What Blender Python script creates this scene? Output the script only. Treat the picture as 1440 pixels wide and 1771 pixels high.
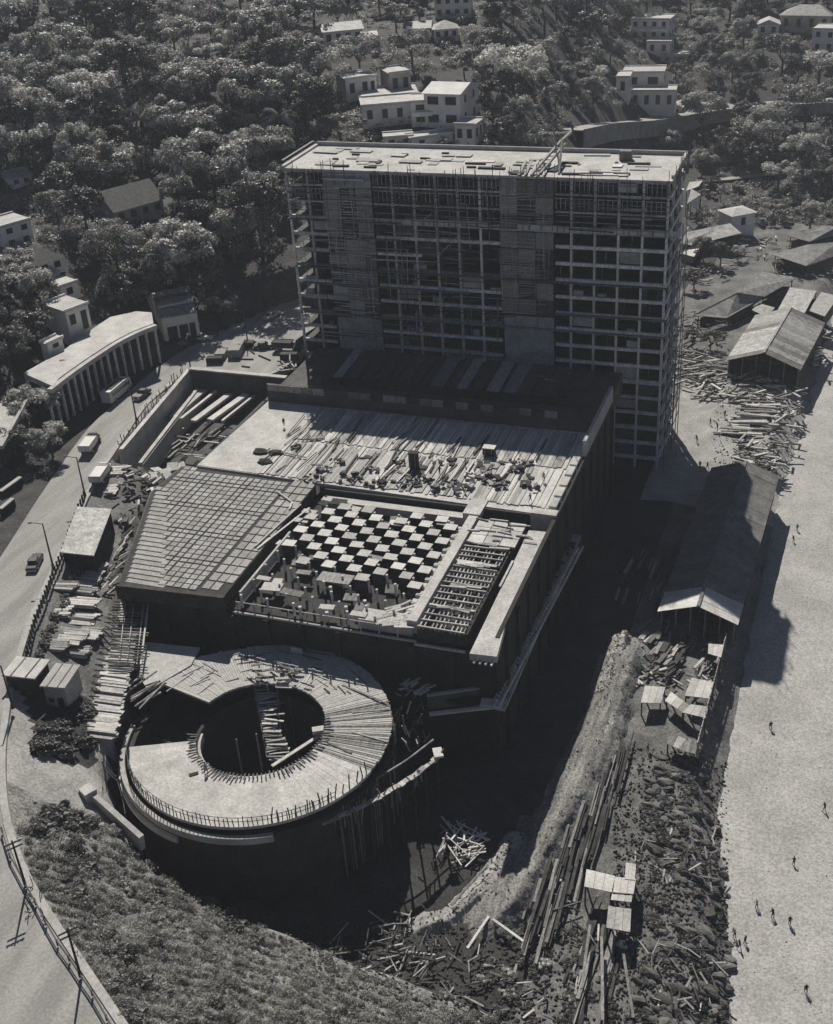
import bpy, bmesh, math, random
import numpy as np
from mathutils import Vector, Matrix
random.seed(7); rng = np.random.default_rng(7)
S = bpy.context.scene
for o in list(bpy.data.objects): bpy.data.objects.remove(o)
COL = S.collection

# ------------------------------------------------------------------ camera
CX, CY, F, HC = 720.0, 885.5, 2121.0, 120.0
yaw, pit, rol = math.radians(-21.3), math.radians(30.25), math.radians(-3.9)
fw = np.array([math.sin(yaw)*math.cos(pit), math.cos(yaw)*math.cos(pit), -math.sin(pit)])
r0 = np.array([math.cos(yaw), -math.sin(yaw), 0.0]); u0 = np.cross(r0, fw)
cr = r0*math.cos(rol)+u0*math.sin(rol); cu = -r0*math.sin(rol)+u0*math.cos(rol)
cam = bpy.data.cameras.new('camera'); co = bpy.data.objects.new('camera', cam); COL.objects.link(co)
cam.sensor_fit = 'VERTICAL'; cam.sensor_height = 24; cam.lens = 24*F/1771
cam.clip_end = 4000; cam.clip_start = 1
co.matrix_world = Matrix(((cr[0],cu[0],-fw[0],0),(cr[1],cu[1],-fw[1],0),(cr[2],cu[2],-fw[2],HC),(0,0,0,1)))
S.camera = co
# ------------------------------------------------------------------ sky and sun
KX, KY = 0.475, -0.975                       # shadow travel per metre of drop
az_sun = math.atan2(-KX, -KY); el_sun = math.atan(1/math.hypot(KX, KY))
w = bpy.data.worlds.new('World'); S.world = w; w.use_nodes = True
nt = w.node_tree; bg = nt.nodes['Background']
sky = nt.nodes.new('ShaderNodeTexSky'); sky.sky_type = 'NISHITA'; sky.sun_disc = False
sky.sun_elevation = el_sun; sky.sun_rotation = az_sun
sky.air_density = 0.55; sky.dust_density = 0.3; sky.ozone_density = 0.4
nt.links.new(sky.outputs[0], bg.inputs[0]); bg.inputs[1].default_value = 0.05
sl = bpy.data.lights.new('sun', 'SUN'); sl.energy = 5.0; sl.angle = math.radians(0.5); sl.color = (1.0, 0.96, 0.885)
so = bpy.data.objects.new('sun', sl); COL.objects.link(so)
so.rotation_euler = Vector((KX, KY, -1)).to_track_quat('-Z', 'Y').to_euler(); so.location = (-100, 300, 200)
S.view_settings.view_transform = 'Standard'; S.view_settings.look = 'None'
S.view_settings.gamma = 1.0; S.view_settings.exposure = 0.0; S.view_settings.use_curve_mapping = False

# ------------------------------------------------------------------ helpers
def P(px, py, z=0.0):
    d = cr*(px-CX)/F-cu*(py-CY)/F+fw; t = (z-HC)/d[2]
    return Vector((d[0]*t, d[1]*t, z))
def PY(px, py, Y):
    d = cr*(px-CX)/F-cu*(py-CY)/F+fw; t = Y/d[1]
    return Vector((d[0]*t, Y, HC+d[2]*t))
def U(a, b): return random.uniform(a, b)

MATS = {}
def M(name, v, v2=None, scale=0.6, rough=0.85, stretch=(1,1,1), bump=0.0, bscale=6.0, rnd=0.0, spec=0.3, tint=(1.03,1.0,0.94), fine=0.0, rot=0.0):
    """procedural grey material: two tones mixed by noise in world space, plus a small tone shift for each piece"""
    if v2 is None: v2 = v*0.75
    m = bpy.data.materials.new(name); m.use_nodes = True; n = m.node_tree.nodes; l = m.node_tree.links
    b = n['Principled BSDF']; b.inputs['Roughness'].default_value = rough
    b.inputs['Specular IOR Level'].default_value = spec
    g = n.new('ShaderNodeNewGeometry'); mp = n.new('ShaderNodeMapping')
    mp.inputs['Scale'].default_value = stretch; mp.inputs['Rotation'].default_value = (0, 0, rot)
    l.new(g.outputs['Position'], mp.inputs['Vector'])
    no = n.new('ShaderNodeTexNoise'); no.inputs['Scale'].default_value = scale; no.inputs['Detail'].default_value = 7; no.inputs['Roughness'].default_value = 0.65
    l.new(mp.outputs[0], no.inputs['Vector'])
    rp = n.new('ShaderNodeValToRGB'); e = rp.color_ramp.elements
    e[0].position = 0.36; e[1].position = 0.64
    e[0].color = (v2*tint[0], v2*tint[1], v2*tint[2], 1); e[1].color = (v*tint[0], v*tint[1], v*tint[2], 1)
    l.new(no.outputs['Fac'], rp.inputs[0]); out = rp.outputs[0]
    if fine > 0:
        n2 = n.new('ShaderNodeTexNoise'); n2.inputs['Scale'].default_value = 3.1; n2.inputs['Detail'].default_value = 5
        l.new(g.outputs['Position'], n2.inputs['Vector'])
        mr = n.new('ShaderNodeMapRange'); mr.inputs[1].default_value = .35; mr.inputs[2].default_value = .65; mr.inputs[3].default_value = 1-fine; mr.inputs[4].default_value = 1+fine*.5
        l.new(n2.outputs['Fac'], mr.inputs[0])
        mx = n.new('ShaderNodeMix'); mx.data_type = 'RGBA'; mx.blend_type = 'MULTIPLY'; mx.inputs[0].default_value = 1
        l.new(out, mx.inputs[6]); l.new(mr.outputs[0], mx.inputs[7]); out = mx.outputs[2]
    if rnd > 0:
        oi = n.new('ShaderNodeObjectInfo'); mr = n.new('ShaderNodeMapRange'); mr.inputs[3].default_value = 1-rnd; mr.inputs[4].default_value = 1+rnd*.6
        l.new(oi.outputs['Random'], mr.inputs[0])
        mx = n.new('ShaderNodeMix'); mx.data_type = 'RGBA'; mx.blend_type = 'MULTIPLY'; mx.inputs[0].default_value = 1
        l.new(out, mx.inputs[6]); l.new(mr.outputs[0], mx.inputs[7]); out = mx.outputs[2]
    l.new(out, b.inputs['Base Color'])
    if bump > 0:
        n3 = n.new('ShaderNodeTexNoise'); n3.inputs['Scale'].default_value = bscale; n3.inputs['Detail'].default_value = 4
        l.new(g.outputs['Position'], n3.inputs['Vector'])
        bp = n.new('ShaderNodeBump'); bp.inputs['Strength'].default_value = bump; bp.inputs['Distance'].default_value = .3
        l.new(n3.outputs['Fac'], bp.inputs['Height']); l.new(bp.outputs[0], b.inputs['Normal'])
    MATS[name] = m; return m
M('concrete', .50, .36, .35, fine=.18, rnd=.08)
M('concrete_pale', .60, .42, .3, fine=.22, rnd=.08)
M('concrete_beam', .80, .50, .5, fine=.35, rnd=.25)
M('plank_ring', .52, .42, 1.0, rnd=.1, fine=.18)
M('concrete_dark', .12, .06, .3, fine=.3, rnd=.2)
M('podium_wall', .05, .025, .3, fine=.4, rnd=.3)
M('timber_light', .55, .36, 1.2, stretch=(3, .3, 1), rnd=.35, fine=.2)
M('timber', .32, .17, 1.2, stretch=(3, .4, 1), rnd=.45, fine=.3)
M('timber_dark', .075, .03, 1.0, rnd=.4, fine=.3)
M('deck_board', .52, .26, .9, stretch=(4, .25, 1), rnd=.5, fine=.35)
M('pan', .42, .31, .9, rnd=.22, fine=.25)
M('coffer', .64, .50, .5, rnd=.24, fine=.18)
M('iron', .05, .02, 1, rough=.6, rnd=.3)
M('metal_roof', .46, .22, .7, rough=.6, rnd=.26, fine=.45, spec=.35)
M('shed_metal', .23, .14, .5, rough=.85, rnd=.16, fine=.3, spec=.15)
M('concrete_white', .84, .60, .5, fine=.3, rnd=.2)
M('scrub_floor', .30, .14, .5, bump=.5, bscale=2, fine=.5)
M('rust_roof', .32, .16, .4, rough=.7, rnd=.25, fine=.4)
M('tar_roof', .075, .04, .4, rnd=.2, fine=.3)
M('tile_roof', .26, .15, 1.5, rnd=.3, fine=.3)
M('white_wall', .82, .66, .25, rnd=.06, fine=.12)
M('grey_wall', .44, .26, .3, rnd=.2, fine=.25)
M('opening', .02, .012, 1, rough=.4)
M('glass', .03, .02, 1, rough=.1, spec=.6)
M('sand', .46, .34, .13, rnd=0, fine=.3, bump=.3, bscale=3.2)
M('road', .37, .25, .2, stretch=(1.6, .3, 1), fine=.2)
M('kerb', .46, .34, .4, fine=.2, rnd=.15)
M('ground', .21, .09, .22, bump=.5, bscale=1.3, fine=.45)
M('dirt_pale', .40, .27, .3, bump=.3, bscale=1.5, fine=.3)
M('rock', .17, .06, .7, rnd=.5, bump=.4, bscale=4)
M('paint_light', .55, .5, .5, rough=.35, spec=.5, rnd=.2)
M('paint_dark', .05, .04, .5, rough=.3, spec=.5, rnd=.4)
M('rubber', .02, .015, 1, rough=.8)
M('chrome', .6, .55, 1, rough=.2, spec=.8)
M('cloth_dark', .035, .02, 3, rnd=.4)
M('cloth_light', .45, .4, 3, rnd=.3)
M('skin', .16, .14, 3)
M('bark', .11, .05, 1.5, stretch=(1, 1, .3), rnd=.3)

def leaf_mat(name, v, v2):
    m = M(name, v, v2, .35, rough=.5, rnd=.5, spec=.5, tint=(1.02, 1.0, .92), fine=.3)
    n = m.node_tree.nodes; l = m.node_tree.links; b = n['Principled BSDF']; tr = n.new('ShaderNodeBsdfTranslucent'); mx = n.new('ShaderNodeMixShader'); mx.inputs[0].default_value = .38
    l.new(b.inputs['Base Color'].links[0].from_socket, tr.inputs['Color']); l.new(b.outputs[0], mx.inputs[1]); l.new(tr.outputs[0], mx.inputs[2]); l.new(mx.outputs[0], n['Material Output'].inputs['Surface'])
    return m
leaf_mat('leaf', .52, .19); leaf_mat('leaf_dark', .15, .05); leaf_mat('scrub', .46, .12); leaf_mat('leaf_pale', .66, .34)

class MB:
    def __init__(s): s.v = []; s.f = []
    def add(s, vs, fs):
        n = len(s.v); s.v += [tuple(x) for x in vs]; s.f += [tuple(n+i for i in f) for f in fs]; return s
    def hexa(s, b, t):          # four bottom points and four top points, both counter-clockwise from above
        return s.add(list(b)+list(t), [(3,2,1,0),(4,5,6,7),(0,1,5,4),(1,2,6,5),(2,3,7,6),(3,0,4,7)])
    def box(s, c, d, rz=0.0):
        x, y, z = d[0]/2, d[1]/2, d[2]/2; R = Matrix.Rotation(rz, 3, 'Z'); c = Vector(c)
        q = [(-x,-y),(x,-y),(x,y),(-x,y)]
        return s.hexa([c+R@Vector((a,b,-z)) for a,b in q], [c+R@Vector((a,b,z)) for a,b in q])
    def span(s, x0, x1, y0, y1, z0, z1): return s.box(((x0+x1)/2,(y0+y1)/2,(z0+z1)/2), (x1-x0,y1-y0,z1-z0))
    def beam(s, p, q, w_=.2, h=.2):
        M4, L = beam_mat(p, q, w_, h)
        q8 = [M4@Vector((a,b,c)) for c in (-.5,.5) for a,b in ((-.5,-.5),(.5,-.5),(.5,.5),(-.5,.5))]
        return s.hexa(q8[:4], q8[4:])
    def prism(s, poly, z0, z1):
        n = len(poly); vs = [(p[0],p[1],z0) for p in poly]+[(p[0],p[1],z1) for p in poly]
        fs = [tuple(range(n-1,-1,-1)), tuple(range(n,2*n))]+[(i,(i+1)%n,n+(i+1)%n,n+i) for i in range(n)]
        return s.add(vs, fs)
    def sheet(s, pts, th=.12):  # slab below four (or more) points given counter-clockwise from above
        n = len(pts); pts = [Vector(p) for p in pts]
        return s.add([p-Vector((0,0,th)) for p in pts]+pts, [tuple(range(n-1,-1,-1)), tuple(range(n,2*n))]+[(i,(i+1)%n,n+(i+1)%n,n+i) for i in range(n)])
    def tube(s, p, q, r, r2=None, n=6):
        p, q = Vector(p), Vector(q); r2 = r if r2 is None else r2; d = (q-p).normalized()
        a = d.orthogonal().normalized(); b = d.cross(a); vs = []
        for c, rr in ((p, r), (q, r2)):
            vs += [c+a*rr*math.cos(2*math.pi*i/n)+b*rr*math.sin(2*math.pi*i/n) for i in range(n)]
        return s.add(vs, [tuple(range(n-1,-1,-1)), tuple(range(n,2*n))]+[(i,(i+1)%n,n+(i+1)%n,n+i) for i in range(n)])
    def arc(s, c, r1, r2, a0, a1, z0, z1, n=8, zt0=None):   # ring sector between radii
        vs = []
        for i in range(n+1):
            a = a0+(a1-a0)*i/n; ca, sa = math.cos(a), math.sin(a)
            for r, z in ((r1,z0),(r2,z0),(r2,z1),(r1,z1)): vs.append((c[0]+r*ca, c[1]+r*sa, z))
        fs = []
        for i in range(n):
            k = 4*i
            for j in range(4): fs.append((k+j, k+4+j, k+4+(j+1)%4, k+(j+1)%4))
        fs += [(0,1,2,3), (4*n+3,4*n+2,4*n+1,4*n)]
        return s.add(vs, fs)
    def mesh(s, name, mat):
        me = bpy.data.meshes.new(name); me.from_pydata(s.v, [], s.f); me.update()
        bm = bmesh.new(); bm.from_mesh(me); bmesh.ops.recalc_face_normals(bm, faces=bm.faces); bm.to_mesh(me); bm.free()
        if mat: me.materials.append(MATS[mat])
        return me
    def build(s, name, mat, parent=None):
        c = Vector(np.mean(np.array(s.v), axis=0)); s.v = [tuple(Vector(x)-c) for x in s.v]
        o = bpy.data.objects.new(name, s.mesh(name, mat)); COL.objects.link(o); o.location = c
        if parent: attach(o, parent)
        return o
def wloc(o):
    v = Vector(o.location)
    while o.parent: o = o.parent; v += Vector(o.location)
    return v
def attach(o, parent):
    o.location = Vector(o.location)-wloc(parent); o.parent = parent
def beam_mat(p, q, w_, h):
    p, q = Vector(p), Vector(q); d = q-p; L = d.length; x = d.normalized()
    up = Vector((0,0,1)) if abs(x.z) < .98 else Vector((0,1,0))
    y = up.cross(x).normalized(); z = x.cross(y); c = (p+q)/2
    return Matrix(((x.x*L,y.x*w_,z.x*h,c.x),(x.y*L,y.y*w_,z.y*h,c.y),(x.z*L,y.z*w_,z.z*h,c.z),(0,0,0,1))), L
UB = {}
def cube_mesh(mat):
    if mat not in UB: UB[mat] = MB().box((0,0,0),(1,1,1)).mesh('board', mat)
    return UB[mat]
def piece(name, mat, parent, mat4, mesh=None):
    o = bpy.data.objects.new(name, mesh or cube_mesh(mat)); COL.objects.link(o)
    if parent: mat4 = Matrix.Translation(-wloc(parent))@mat4; o.parent = parent
    o.matrix_basis = mat4; return o
def bx(name, mat, parent, c, d, rz=0.0, tilt=0.0):
    return piece(name, mat, parent, Matrix.Translation(c)@Matrix.Rotation(rz,4,'Z')@Matrix.Rotation(tilt,4,'X')@Matrix.Diagonal((d[0],d[1],d[2],1)))
def bm_(name, mat, parent, p, q, w_=.2, h=.2): return piece(name, mat, parent, beam_mat(p, q, w_, h)[0])
def thing(name, label, cat, loc, group=None):
    o = bpy.data.objects.new(name, None); COL.objects.link(o); o.location = loc; o.empty_display_size = .5
    return tag(o, label, cat, group)
def tag(o, label, cat, group=None, kind=None):
    if label: o['label'] = label
    if cat: o['category'] = cat
    if group: o['group'] = group
    if kind: o['kind'] = kind
    return o
def struct(o): o['kind'] = 'structure'; return o
def stuff(o): o['kind'] = 'stuff'; return o
def np_mesh(name, V, Fq, mat):
    me = bpy.data.meshes.new(name); n = len(Fq); k = Fq.shape[1]
    me.vertices.add(len(V)); me.vertices.foreach_set('co', V.astype(np.float32).ravel())
    me.loops.add(n*k); me.loops.foreach_set('vertex_index', Fq.astype(np.int32).ravel())
    me.polygons.add(n); me.polygons.foreach_set('loop_start', np.arange(0, n*k, k, dtype=np.int32))
    me.polygons.foreach_set('loop_total', np.full(n, k, dtype=np.int32))
    me.update(calc_edges=True); me.validate(); me.materials.append(MATS[mat]); return me
def xy(px, py, z): p = P(px, py, z); return (p.x, p.y)

# ------------------------------------------------------------------ terrain
ZR = 20.0                                   # road level
road_R = [xy(*p, ZR) for p in [(330,1960),(200,1771),(120,1650),(40,1530),(2,1425),(-6,1320),(6,1210),(40,1090),(85,990),(135,880),(165,820),(200,770),(245,700),(318,642)]]+[(-126,203),(-109,204),(-109,238),(-88,258),(-60,290)]
road_L0 = [xy(*p, ZR) for p in [(0,965),(60,870),(125,775),(160,730),(280,628),(350,586),(480,526)]]+[(-112,262),(-92,285),(-66,310)]
# lower reaches: parallel to the right edge, 11 m out
def offs(pts, d):
    r = []
    for i, p in enumerate(pts):
        a = pts[max(i-1,0)]; b = pts[min(i+1,len(pts)-1)]; t = Vector((b[0]-a[0], b[1]-a[1])).normalized()
        r.append((p[0]-t.y*d, p[1]+t.x*d))
    return r
road_L = offs(road_R[:8], 11.5)+road_L0
rim = [(-10,40,1),(-22,76,1.2),(*xy(800,1725,1.5),1.5),(*xy(640,1665,3),3),(*xy(500,1612,6),6),(*xy(330,1545,10),10),(*xy(225,1440,13.2),13.2),(*xy(190,1330,14),14),(-88,112,15),(-92,124,15.5),(-98,127,16),(-108.4,153.5,18),(-108.4,165,19),(-121.3,166,19.5),(-126.6,201,19.8),(-108.2,202,19.8),(-108.2,237,19.8),(-70,262,17),(-42,322,12)]
low_poly = [(p[0],p[1]) for p in rim]+[(-30,372),(-20,900),(1200,900),(1200,-300),(-10,-300)]
site_poly = road_R[:-3]+[(p[0],p[1]) for p in rim[::-1]][2:]
def inside(x, y, poly):
    r = np.zeros(np.shape(x), bool); n = len(poly)
    for i in range(n):
        x1, y1 = poly[i]; x2, y2 = poly[(i+1) % n]
        if y1 == y2: continue
        c = ((y1 > y) != (y2 > y)) & (x < (x2-x1)*(y-y1)/(y2-y1)+x1); r ^= c
    return r
def dpoly(x, y, pts, zs=None):
    best = np.full(np.shape(x), 1e9); zz = np.zeros(np.shape(x))
    for i in range(len(pts)-1):
        ax, ay = pts[i][:2]; bx_, by = pts[i+1][:2]; dx, dy = bx_-ax, by-ay
        t = np.clip(((x-ax)*dx+(y-ay)*dy)/(dx*dx+dy*dy+1e-9), 0, 1)
        d = np.hypot(x-ax-t*dx, y-ay-t*dy); m = d < best; best = np.where(m, d, best)
        if zs is not None: zz = np.where(m, zs[i]+(zs[i+1]-zs[i])*t, zz)
    return best, zz
TERR = [xy(*p, 28.5) for p in [(45,640),(82,672),(265,560),(262,535),(190,545),(110,600)]]
ARC = [xy(*p, 28.5) for p in [(84,674),(112,652),(150,625),(200,592),(240,572),(268,562)]]
def hz(x, y):
    x = np.asarray(x, float); y = np.asarray(y, float); d = np.hypot(x, y); az = np.degrees(np.arctan2(x, y))
    pl = np.interp(d, [0,250,300,340,400,480,700,1500], [20,20,33,44,56,65,78,110])
    prf = np.interp(d, [0,385,430,480,560,700,1500], [1,1,9,23,44,60,110])
    t = np.clip((az+17)/9, 0, 1); t = t*t*(3-2*t); far = pl*(1-t)+prf*t
    dl, _ = dpoly(x, y, road_L)
    hill = np.maximum(far, 20+np.minimum(17, .5*np.maximum(0, dl-5)))*(1-t)+far*t
    hill = hill+1.6*np.sin(x*.055+1)*np.sin(y*.048)*np.clip((d-240)/80, 0, 1)
    hill = np.where(inside(x, y, TERR), 28.3, hill)
    dr, _ = dpoly(x, y, road_R); dm, zm = dpoly(x, y, rim, [p[2] for p in rim])
    site = (ZR*dm+zm*dr)/(dm+dr+1e-6)+.5*np.sin(x*.5)*np.sin(y*.43)*np.clip(dr/6, 0, 1)
    beach_x = np.interp(y, [60,92,107,128,165,216,250,320,420], [-3.5,-4.5,-6.5,-10.5,-10.8,-10.3,-8.5,-6,0])
    b = np.clip((x-beach_x)/5+.6, 0, 1); b = b*b*(3-2*b)
    low = prf*(1-b)+np.minimum(prf, -2.0+.012*0)*b
    low = np.where(d > 385, prf, low)+.25*np.sin(x*.6)*np.sin(y*.5)*(1-b)
    z = np.where(inside(x, y, site_poly), site, hill)
    z = np.where(inside(x, y, low_poly), low, z)
    z = np.where(dpoly(x, y, ARC)[0] < 3.4, ZR-.35, z)
    rp = inside(x, y, road_R+road_L[::-1])
    return np.where(rp, ZR-.35, z)
xs = np.concatenate([np.linspace(-1500,-340,24)[:-1], np.arange(-340,-140,2.5), np.arange(-140,30,1.25), np.arange(30,200,5), np.linspace(200,1500,20)])
ys = np.concatenate([np.linspace(-600,40,14)[:-1], np.arange(40,270,1.25), np.arange(270,640,3), np.linspace(640,2200,24)])
GX, GY = np.meshgrid(xs, ys); GZ = hz(GX, GY)
near = (GY < 265)
K = GZ.copy(); K[1:-1,1:-1] = (GZ[1:-1,1:-1]*2+GZ[:-2,1:-1]+GZ[2:,1:-1]+GZ[1:-1,:-2]+GZ[1:-1,2:])/6
GZ = np.minimum(K, np.where(inside(GX, GY, road_R+road_L[::-1]), ZR-.3, 1e9))
nx, ny = len(xs), len(ys)
idx = np.arange(nx*ny).reshape(ny, nx)
Fq = np.stack([idx[:-1,:-1], idx[:-1,1:], idx[1:,1:], idx[1:,:-1]], -1).reshape(-1, 4)
me = np_mesh('ground', np.stack([GX.ravel(), GY.ravel(), GZ.ravel()], 1), Fq, 'ground')
cxs = (GX[:-1,:-1]+1).ravel(); cys = (GY[:-1,:-1]+1).ravel()
bxl = np.interp(cys, [60,92,107,128,165,216,250,320,420], [-3.5,-4.5,-6.5,-10.5,-10.8,-10.3,-8.5,-6,0])
ground = struct(bpy.data.objects.new('ground', me)); COL.objects.link(ground)
for p_ in me.polygons: p_.use_smooth = True
def gz(x, y):
    i = min(max(int(np.searchsorted(xs, x))-1, 0), nx-2); j = min(max(int(np.searchsorted(ys, y))-1, 0), ny-2)
    a = (x-xs[i])/(xs[i+1]-xs[i]); b = (y-ys[j])/(ys[j+1]-ys[j])
    return float(GZ[j,i]*(1-a)*(1-b)+GZ[j,i+1]*a*(1-b)+GZ[j+1,i]*(1-a)*b+GZ[j+1,i+1]*a*b)
def G(px, py, tmin=80):
    d = cr*(px-CX)/F-cu*(py-CY)/F+fw; d = d/np.linalg.norm(d); t = tmin
    while t < 1500:
        x, y, z = d*t
        if z+HC < gz(x, y): break
        t += 1.0
    return Vector((x, y, gz(x, y)))
def gza(x, y):
    i = np.clip(np.searchsorted(xs, x)-1, 0, nx-2); j = np.clip(np.searchsorted(ys, y)-1, 0, ny-2)
    a = (x-xs[i])/(xs[i+1]-xs[i]); b = (y-ys[j])/(ys[j+1]-ys[j])
    return GZ[j,i]*(1-a)*(1-b)+GZ[j,i+1]*a*(1-b)+GZ[j+1,i]*(1-a)*b+GZ[j+1,i+1]*a*b
def GA(px, py, tmin=60):
    px = np.asarray(px, float); py = np.asarray(py, float)
    d = cr[None]*((px-CX)/F)[:, None]-cu[None]*((py-CY)/F)[:, None]+fw[None]; d /= np.linalg.norm(d, axis=1)[:, None]
    t = np.full(len(px), float(tmin)); live = np.ones(len(px), bool)
    for _ in range(900):
        q = d*t[:, None]; live &= q[:, 2]+HC > gza(q[:, 0], q[:, 1]); live &= t < 1400
        if not live.any(): break
        t = t+live*1.5
    q = d*t[:, None]; return np.stack([q[:, 0], q[:, 1], gza(q[:, 0], q[:, 1])], 1)
def pxm(p): return F/float(np.dot(np.array([p[0],p[1],p[2]-HC]), fw))     # photo pixels per metre there
# beach sheet
bpts = [(60,-3.5),(92,-4.5),(107,-6.5),(128,-10.2),(165,-10.4),(216,-9.6),(250,-7.5),(300,-5.5),(352,-2)]
V = []; Q = []
for i, yy in enumerate(np.linspace(20, 352, 130)):
    x0 = np.interp(yy, [b[0] for b in bpts], [b[1] for b in bpts])+.5*math.sin(yy*.7)+.35*math.sin(yy*1.9)
    for j, f_ in enumerate(np.linspace(0, 1, 50)):
        x = x0+f_**1.6*180; V.append((x, yy, -1.9-.02*max(0, x-20)+.11*math.sin(x*1.3+yy*.4)*math.sin(yy*1.1)+.10*min(1, max(0, x-x0)) - (.9 if f_ == 0 else 0)))
n_ = 50
Q = np.array([(i*n_+j, i*n_+j+1, (i+1)*n_+j+1, (i+1)*n_+j) for i in range(129) for j in range(n_-1)])
beach = bpy.data.objects.new('beach', np_mesh('beach', np.array(V), Q, 'sand')); COL.objects.link(beach); struct(beach)
for p_ in beach.data.polygons: p_.use_smooth = True
# road
def resample(pts, n):
    pts = [Vector(p) for p in pts]; L = [0]
    for a, b in zip(pts, pts[1:]): L.append(L[-1]+(b-a).length)
    r = []
    for k in range(n):
        s = L[-1]*k/(n-1); i = max(j for j in range(len(L)-1) if L[j] <= s+1e-9); t = (s-L[i])/(L[i+1]-L[i]); r.append(pts[i].lerp(pts[i+1], t))
    return r
def smooth(pts, k=2):
    for _ in range(k):
        pts = [pts[0]]+[(pts[i-1]+pts[i]*2+pts[i+1])/4 for i in range(1, len(pts)-1)]+[pts[-1]]
    return pts
RR = smooth(resample(road_R, 90), 2); RL = smooth(resample(road_L, 90), 2)
mb = MB(); n = len(RR)
for i in range(n-1):
    mb.add([(*RL[i],ZR),(*RR[i],ZR),(*RR[i+1],ZR),(*RL[i+1],ZR)], [(0,1,2,3)])
rd = struct(mb.build('road', 'road'))
mb = MB()
for i in range(n-1):
    a, b = RR[i], RR[i+1]; t = (b-a).normalized(); o_ = Vector((t.y, -t.x))
    mb.hexa([(*a,ZR-1.5),(*(a+o_*.9),ZR-1.5),(*(b+o_*.9),ZR-1.5),(*b,ZR-1.5)], [(*a,ZR+.16),(*(a+o_*.9),ZR+.16),(*(b+o_*.9),ZR+.16),(*b,ZR+.16)])
struct(mb.build('kerb', 'kerb'))

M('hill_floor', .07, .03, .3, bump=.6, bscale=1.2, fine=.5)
M('pit_floor', .055, .025, .25, bump=.5, bscale=1.0, fine=.5)  # near-black earth: shade beside podium and drum put into the colour
me = ground.data; me.materials.append(MATS['hill_floor']); me.materials.append(MATS['dirt_pale']); me.materials.append(MATS['pit_floor']); me.materials.append(MATS['scrub_floor'])
lowm = inside(cxs, cys, low_poly); sitem = inside(cxs, cys, site_poly); dd = np.hypot(cxs, cys)
mi = np.full(len(cxs), 1); mi[sitem] = 2; mi[sitem & (cys > 105) & (cys < 175)] = 0; mi[sitem & (cys < 88)] = 4; mi[inside(cxs, cys, [xy(*q, 17) for q in [(55,1205),(150,1195),(175,1240),(160,1310),(70,1312)]])] = 3; mi[lowm & (dd < 380)] = 0  # polygon below the huts darkened for shade and dark growth
mi[lowm & (cxs < -27.5) & (cys < 222) & (cys > 118)] = 3; mi[lowm & (cxs < -33) & (cys < 222)] = 3  # ground coloured darker where podium and tower shade falls
mi[lowm & (cys > 205) & (cys < 262) & (cxs > -34)] = 2
mi[lowm & (cys < 110) & (cxs < -26)] = 3  # same darkened ground where the drum's shade falls
me.polygons.foreach_set('material_index', mi.astype(np.int32))

# ------------------------------------------------------------------ tower block
TX0, TX1, TY0, TY1, TH = -107.5, -32.5, 217.4, 234.5, 58.9
tw = thing('tower_block', 'tall concrete frame tower under construction with open floors and scaffolding', 'tower', ((TX0+TX1)/2, (TY0+TY1)/2, 0))
NF = 18; fh = TH/NF; NB = 17; bw = (TX1-TX0)/NB
for i in range(1, NF):
    z = i*fh
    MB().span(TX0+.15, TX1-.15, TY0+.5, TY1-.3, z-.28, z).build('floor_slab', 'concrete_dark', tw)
    zl = z
    # edge beams: on some storeys they stop short at the boarded bays
    hh = .62+.22*((i*7) % 3 == 0)
    m_ = 'concrete_beam' if i not in (12, 9) else 'timber'
    for (xa, xb) in ((TX0, -99.6), (-89.2, -64), (-53.3, TX1)):
        if i >= 16 and xa < -60: hh = .3
        if i == 13 and xa == -89.2: xb = -80
        bx('edge_beam', 'concrete_white' if (xa == -53.3 and i < 15) or (xa == -89.2 and i in (7, 8, 10, 11, 13)) else m_, tw, ((xa+xb)/2, TY0+.1+.01*(i % 2), zl+.05), (xb-xa, .5, hh))
    bx('edge_beam', 'concrete_beam', tw, (TX1-.2, (TY0+TY1)/2, zl+.06), (.5, TY1-TY0-.6, .6))
for i in range(NB+1):
    x = TX0+.3+i*(TX1-TX0-.6)/NB
    if not (-99.5 < x < -89.5 or -63.8 < x < -53.6):
        MB().span(x-.2, x+.2, TY0-.28, TY0+.2, 0, TH-.4).build('column', 'concrete_white' if x > -54 else 'concrete_beam', tw)
    if i % 2 == 0: MB().span(x-.25, x+.25, TY1-.6, TY1-.1, 0, TH-.4).build('column', 'concrete', tw)
for y in (TY0+5.5, TY0+11.5):
    MB().span(TX1-.5, TX1-.05, y-.25, y+.25, 0, TH-.4).build('column', 'concrete_beam', tw)
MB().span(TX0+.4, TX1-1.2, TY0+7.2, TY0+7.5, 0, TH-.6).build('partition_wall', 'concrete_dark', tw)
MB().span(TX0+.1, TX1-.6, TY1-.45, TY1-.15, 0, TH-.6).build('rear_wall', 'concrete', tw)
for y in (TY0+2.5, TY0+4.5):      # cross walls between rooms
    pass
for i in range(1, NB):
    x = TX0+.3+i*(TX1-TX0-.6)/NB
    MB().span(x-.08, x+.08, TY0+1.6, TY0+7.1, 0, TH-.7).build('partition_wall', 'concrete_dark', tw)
# some bays infilled: low spandrels, and dark boarded lower storeys
for i in range(1, NF):
    for k in range(NB):
        x0 = TX0+.3+k*(TX1-TX0-.6)/NB
        if -99.5 < x0+2 < -89.4 or -64 < x0+2 < -53.5: continue
        r = random.random()
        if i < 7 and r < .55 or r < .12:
            bx('infill_panel', random.choice(['concrete_dark', 'timber_dark', 'grey_wall']), tw, (x0+bw/2, TY0+.42, i*fh+fh*.5), (bw-.5, .12, fh*U(.5, .8)))
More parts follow.
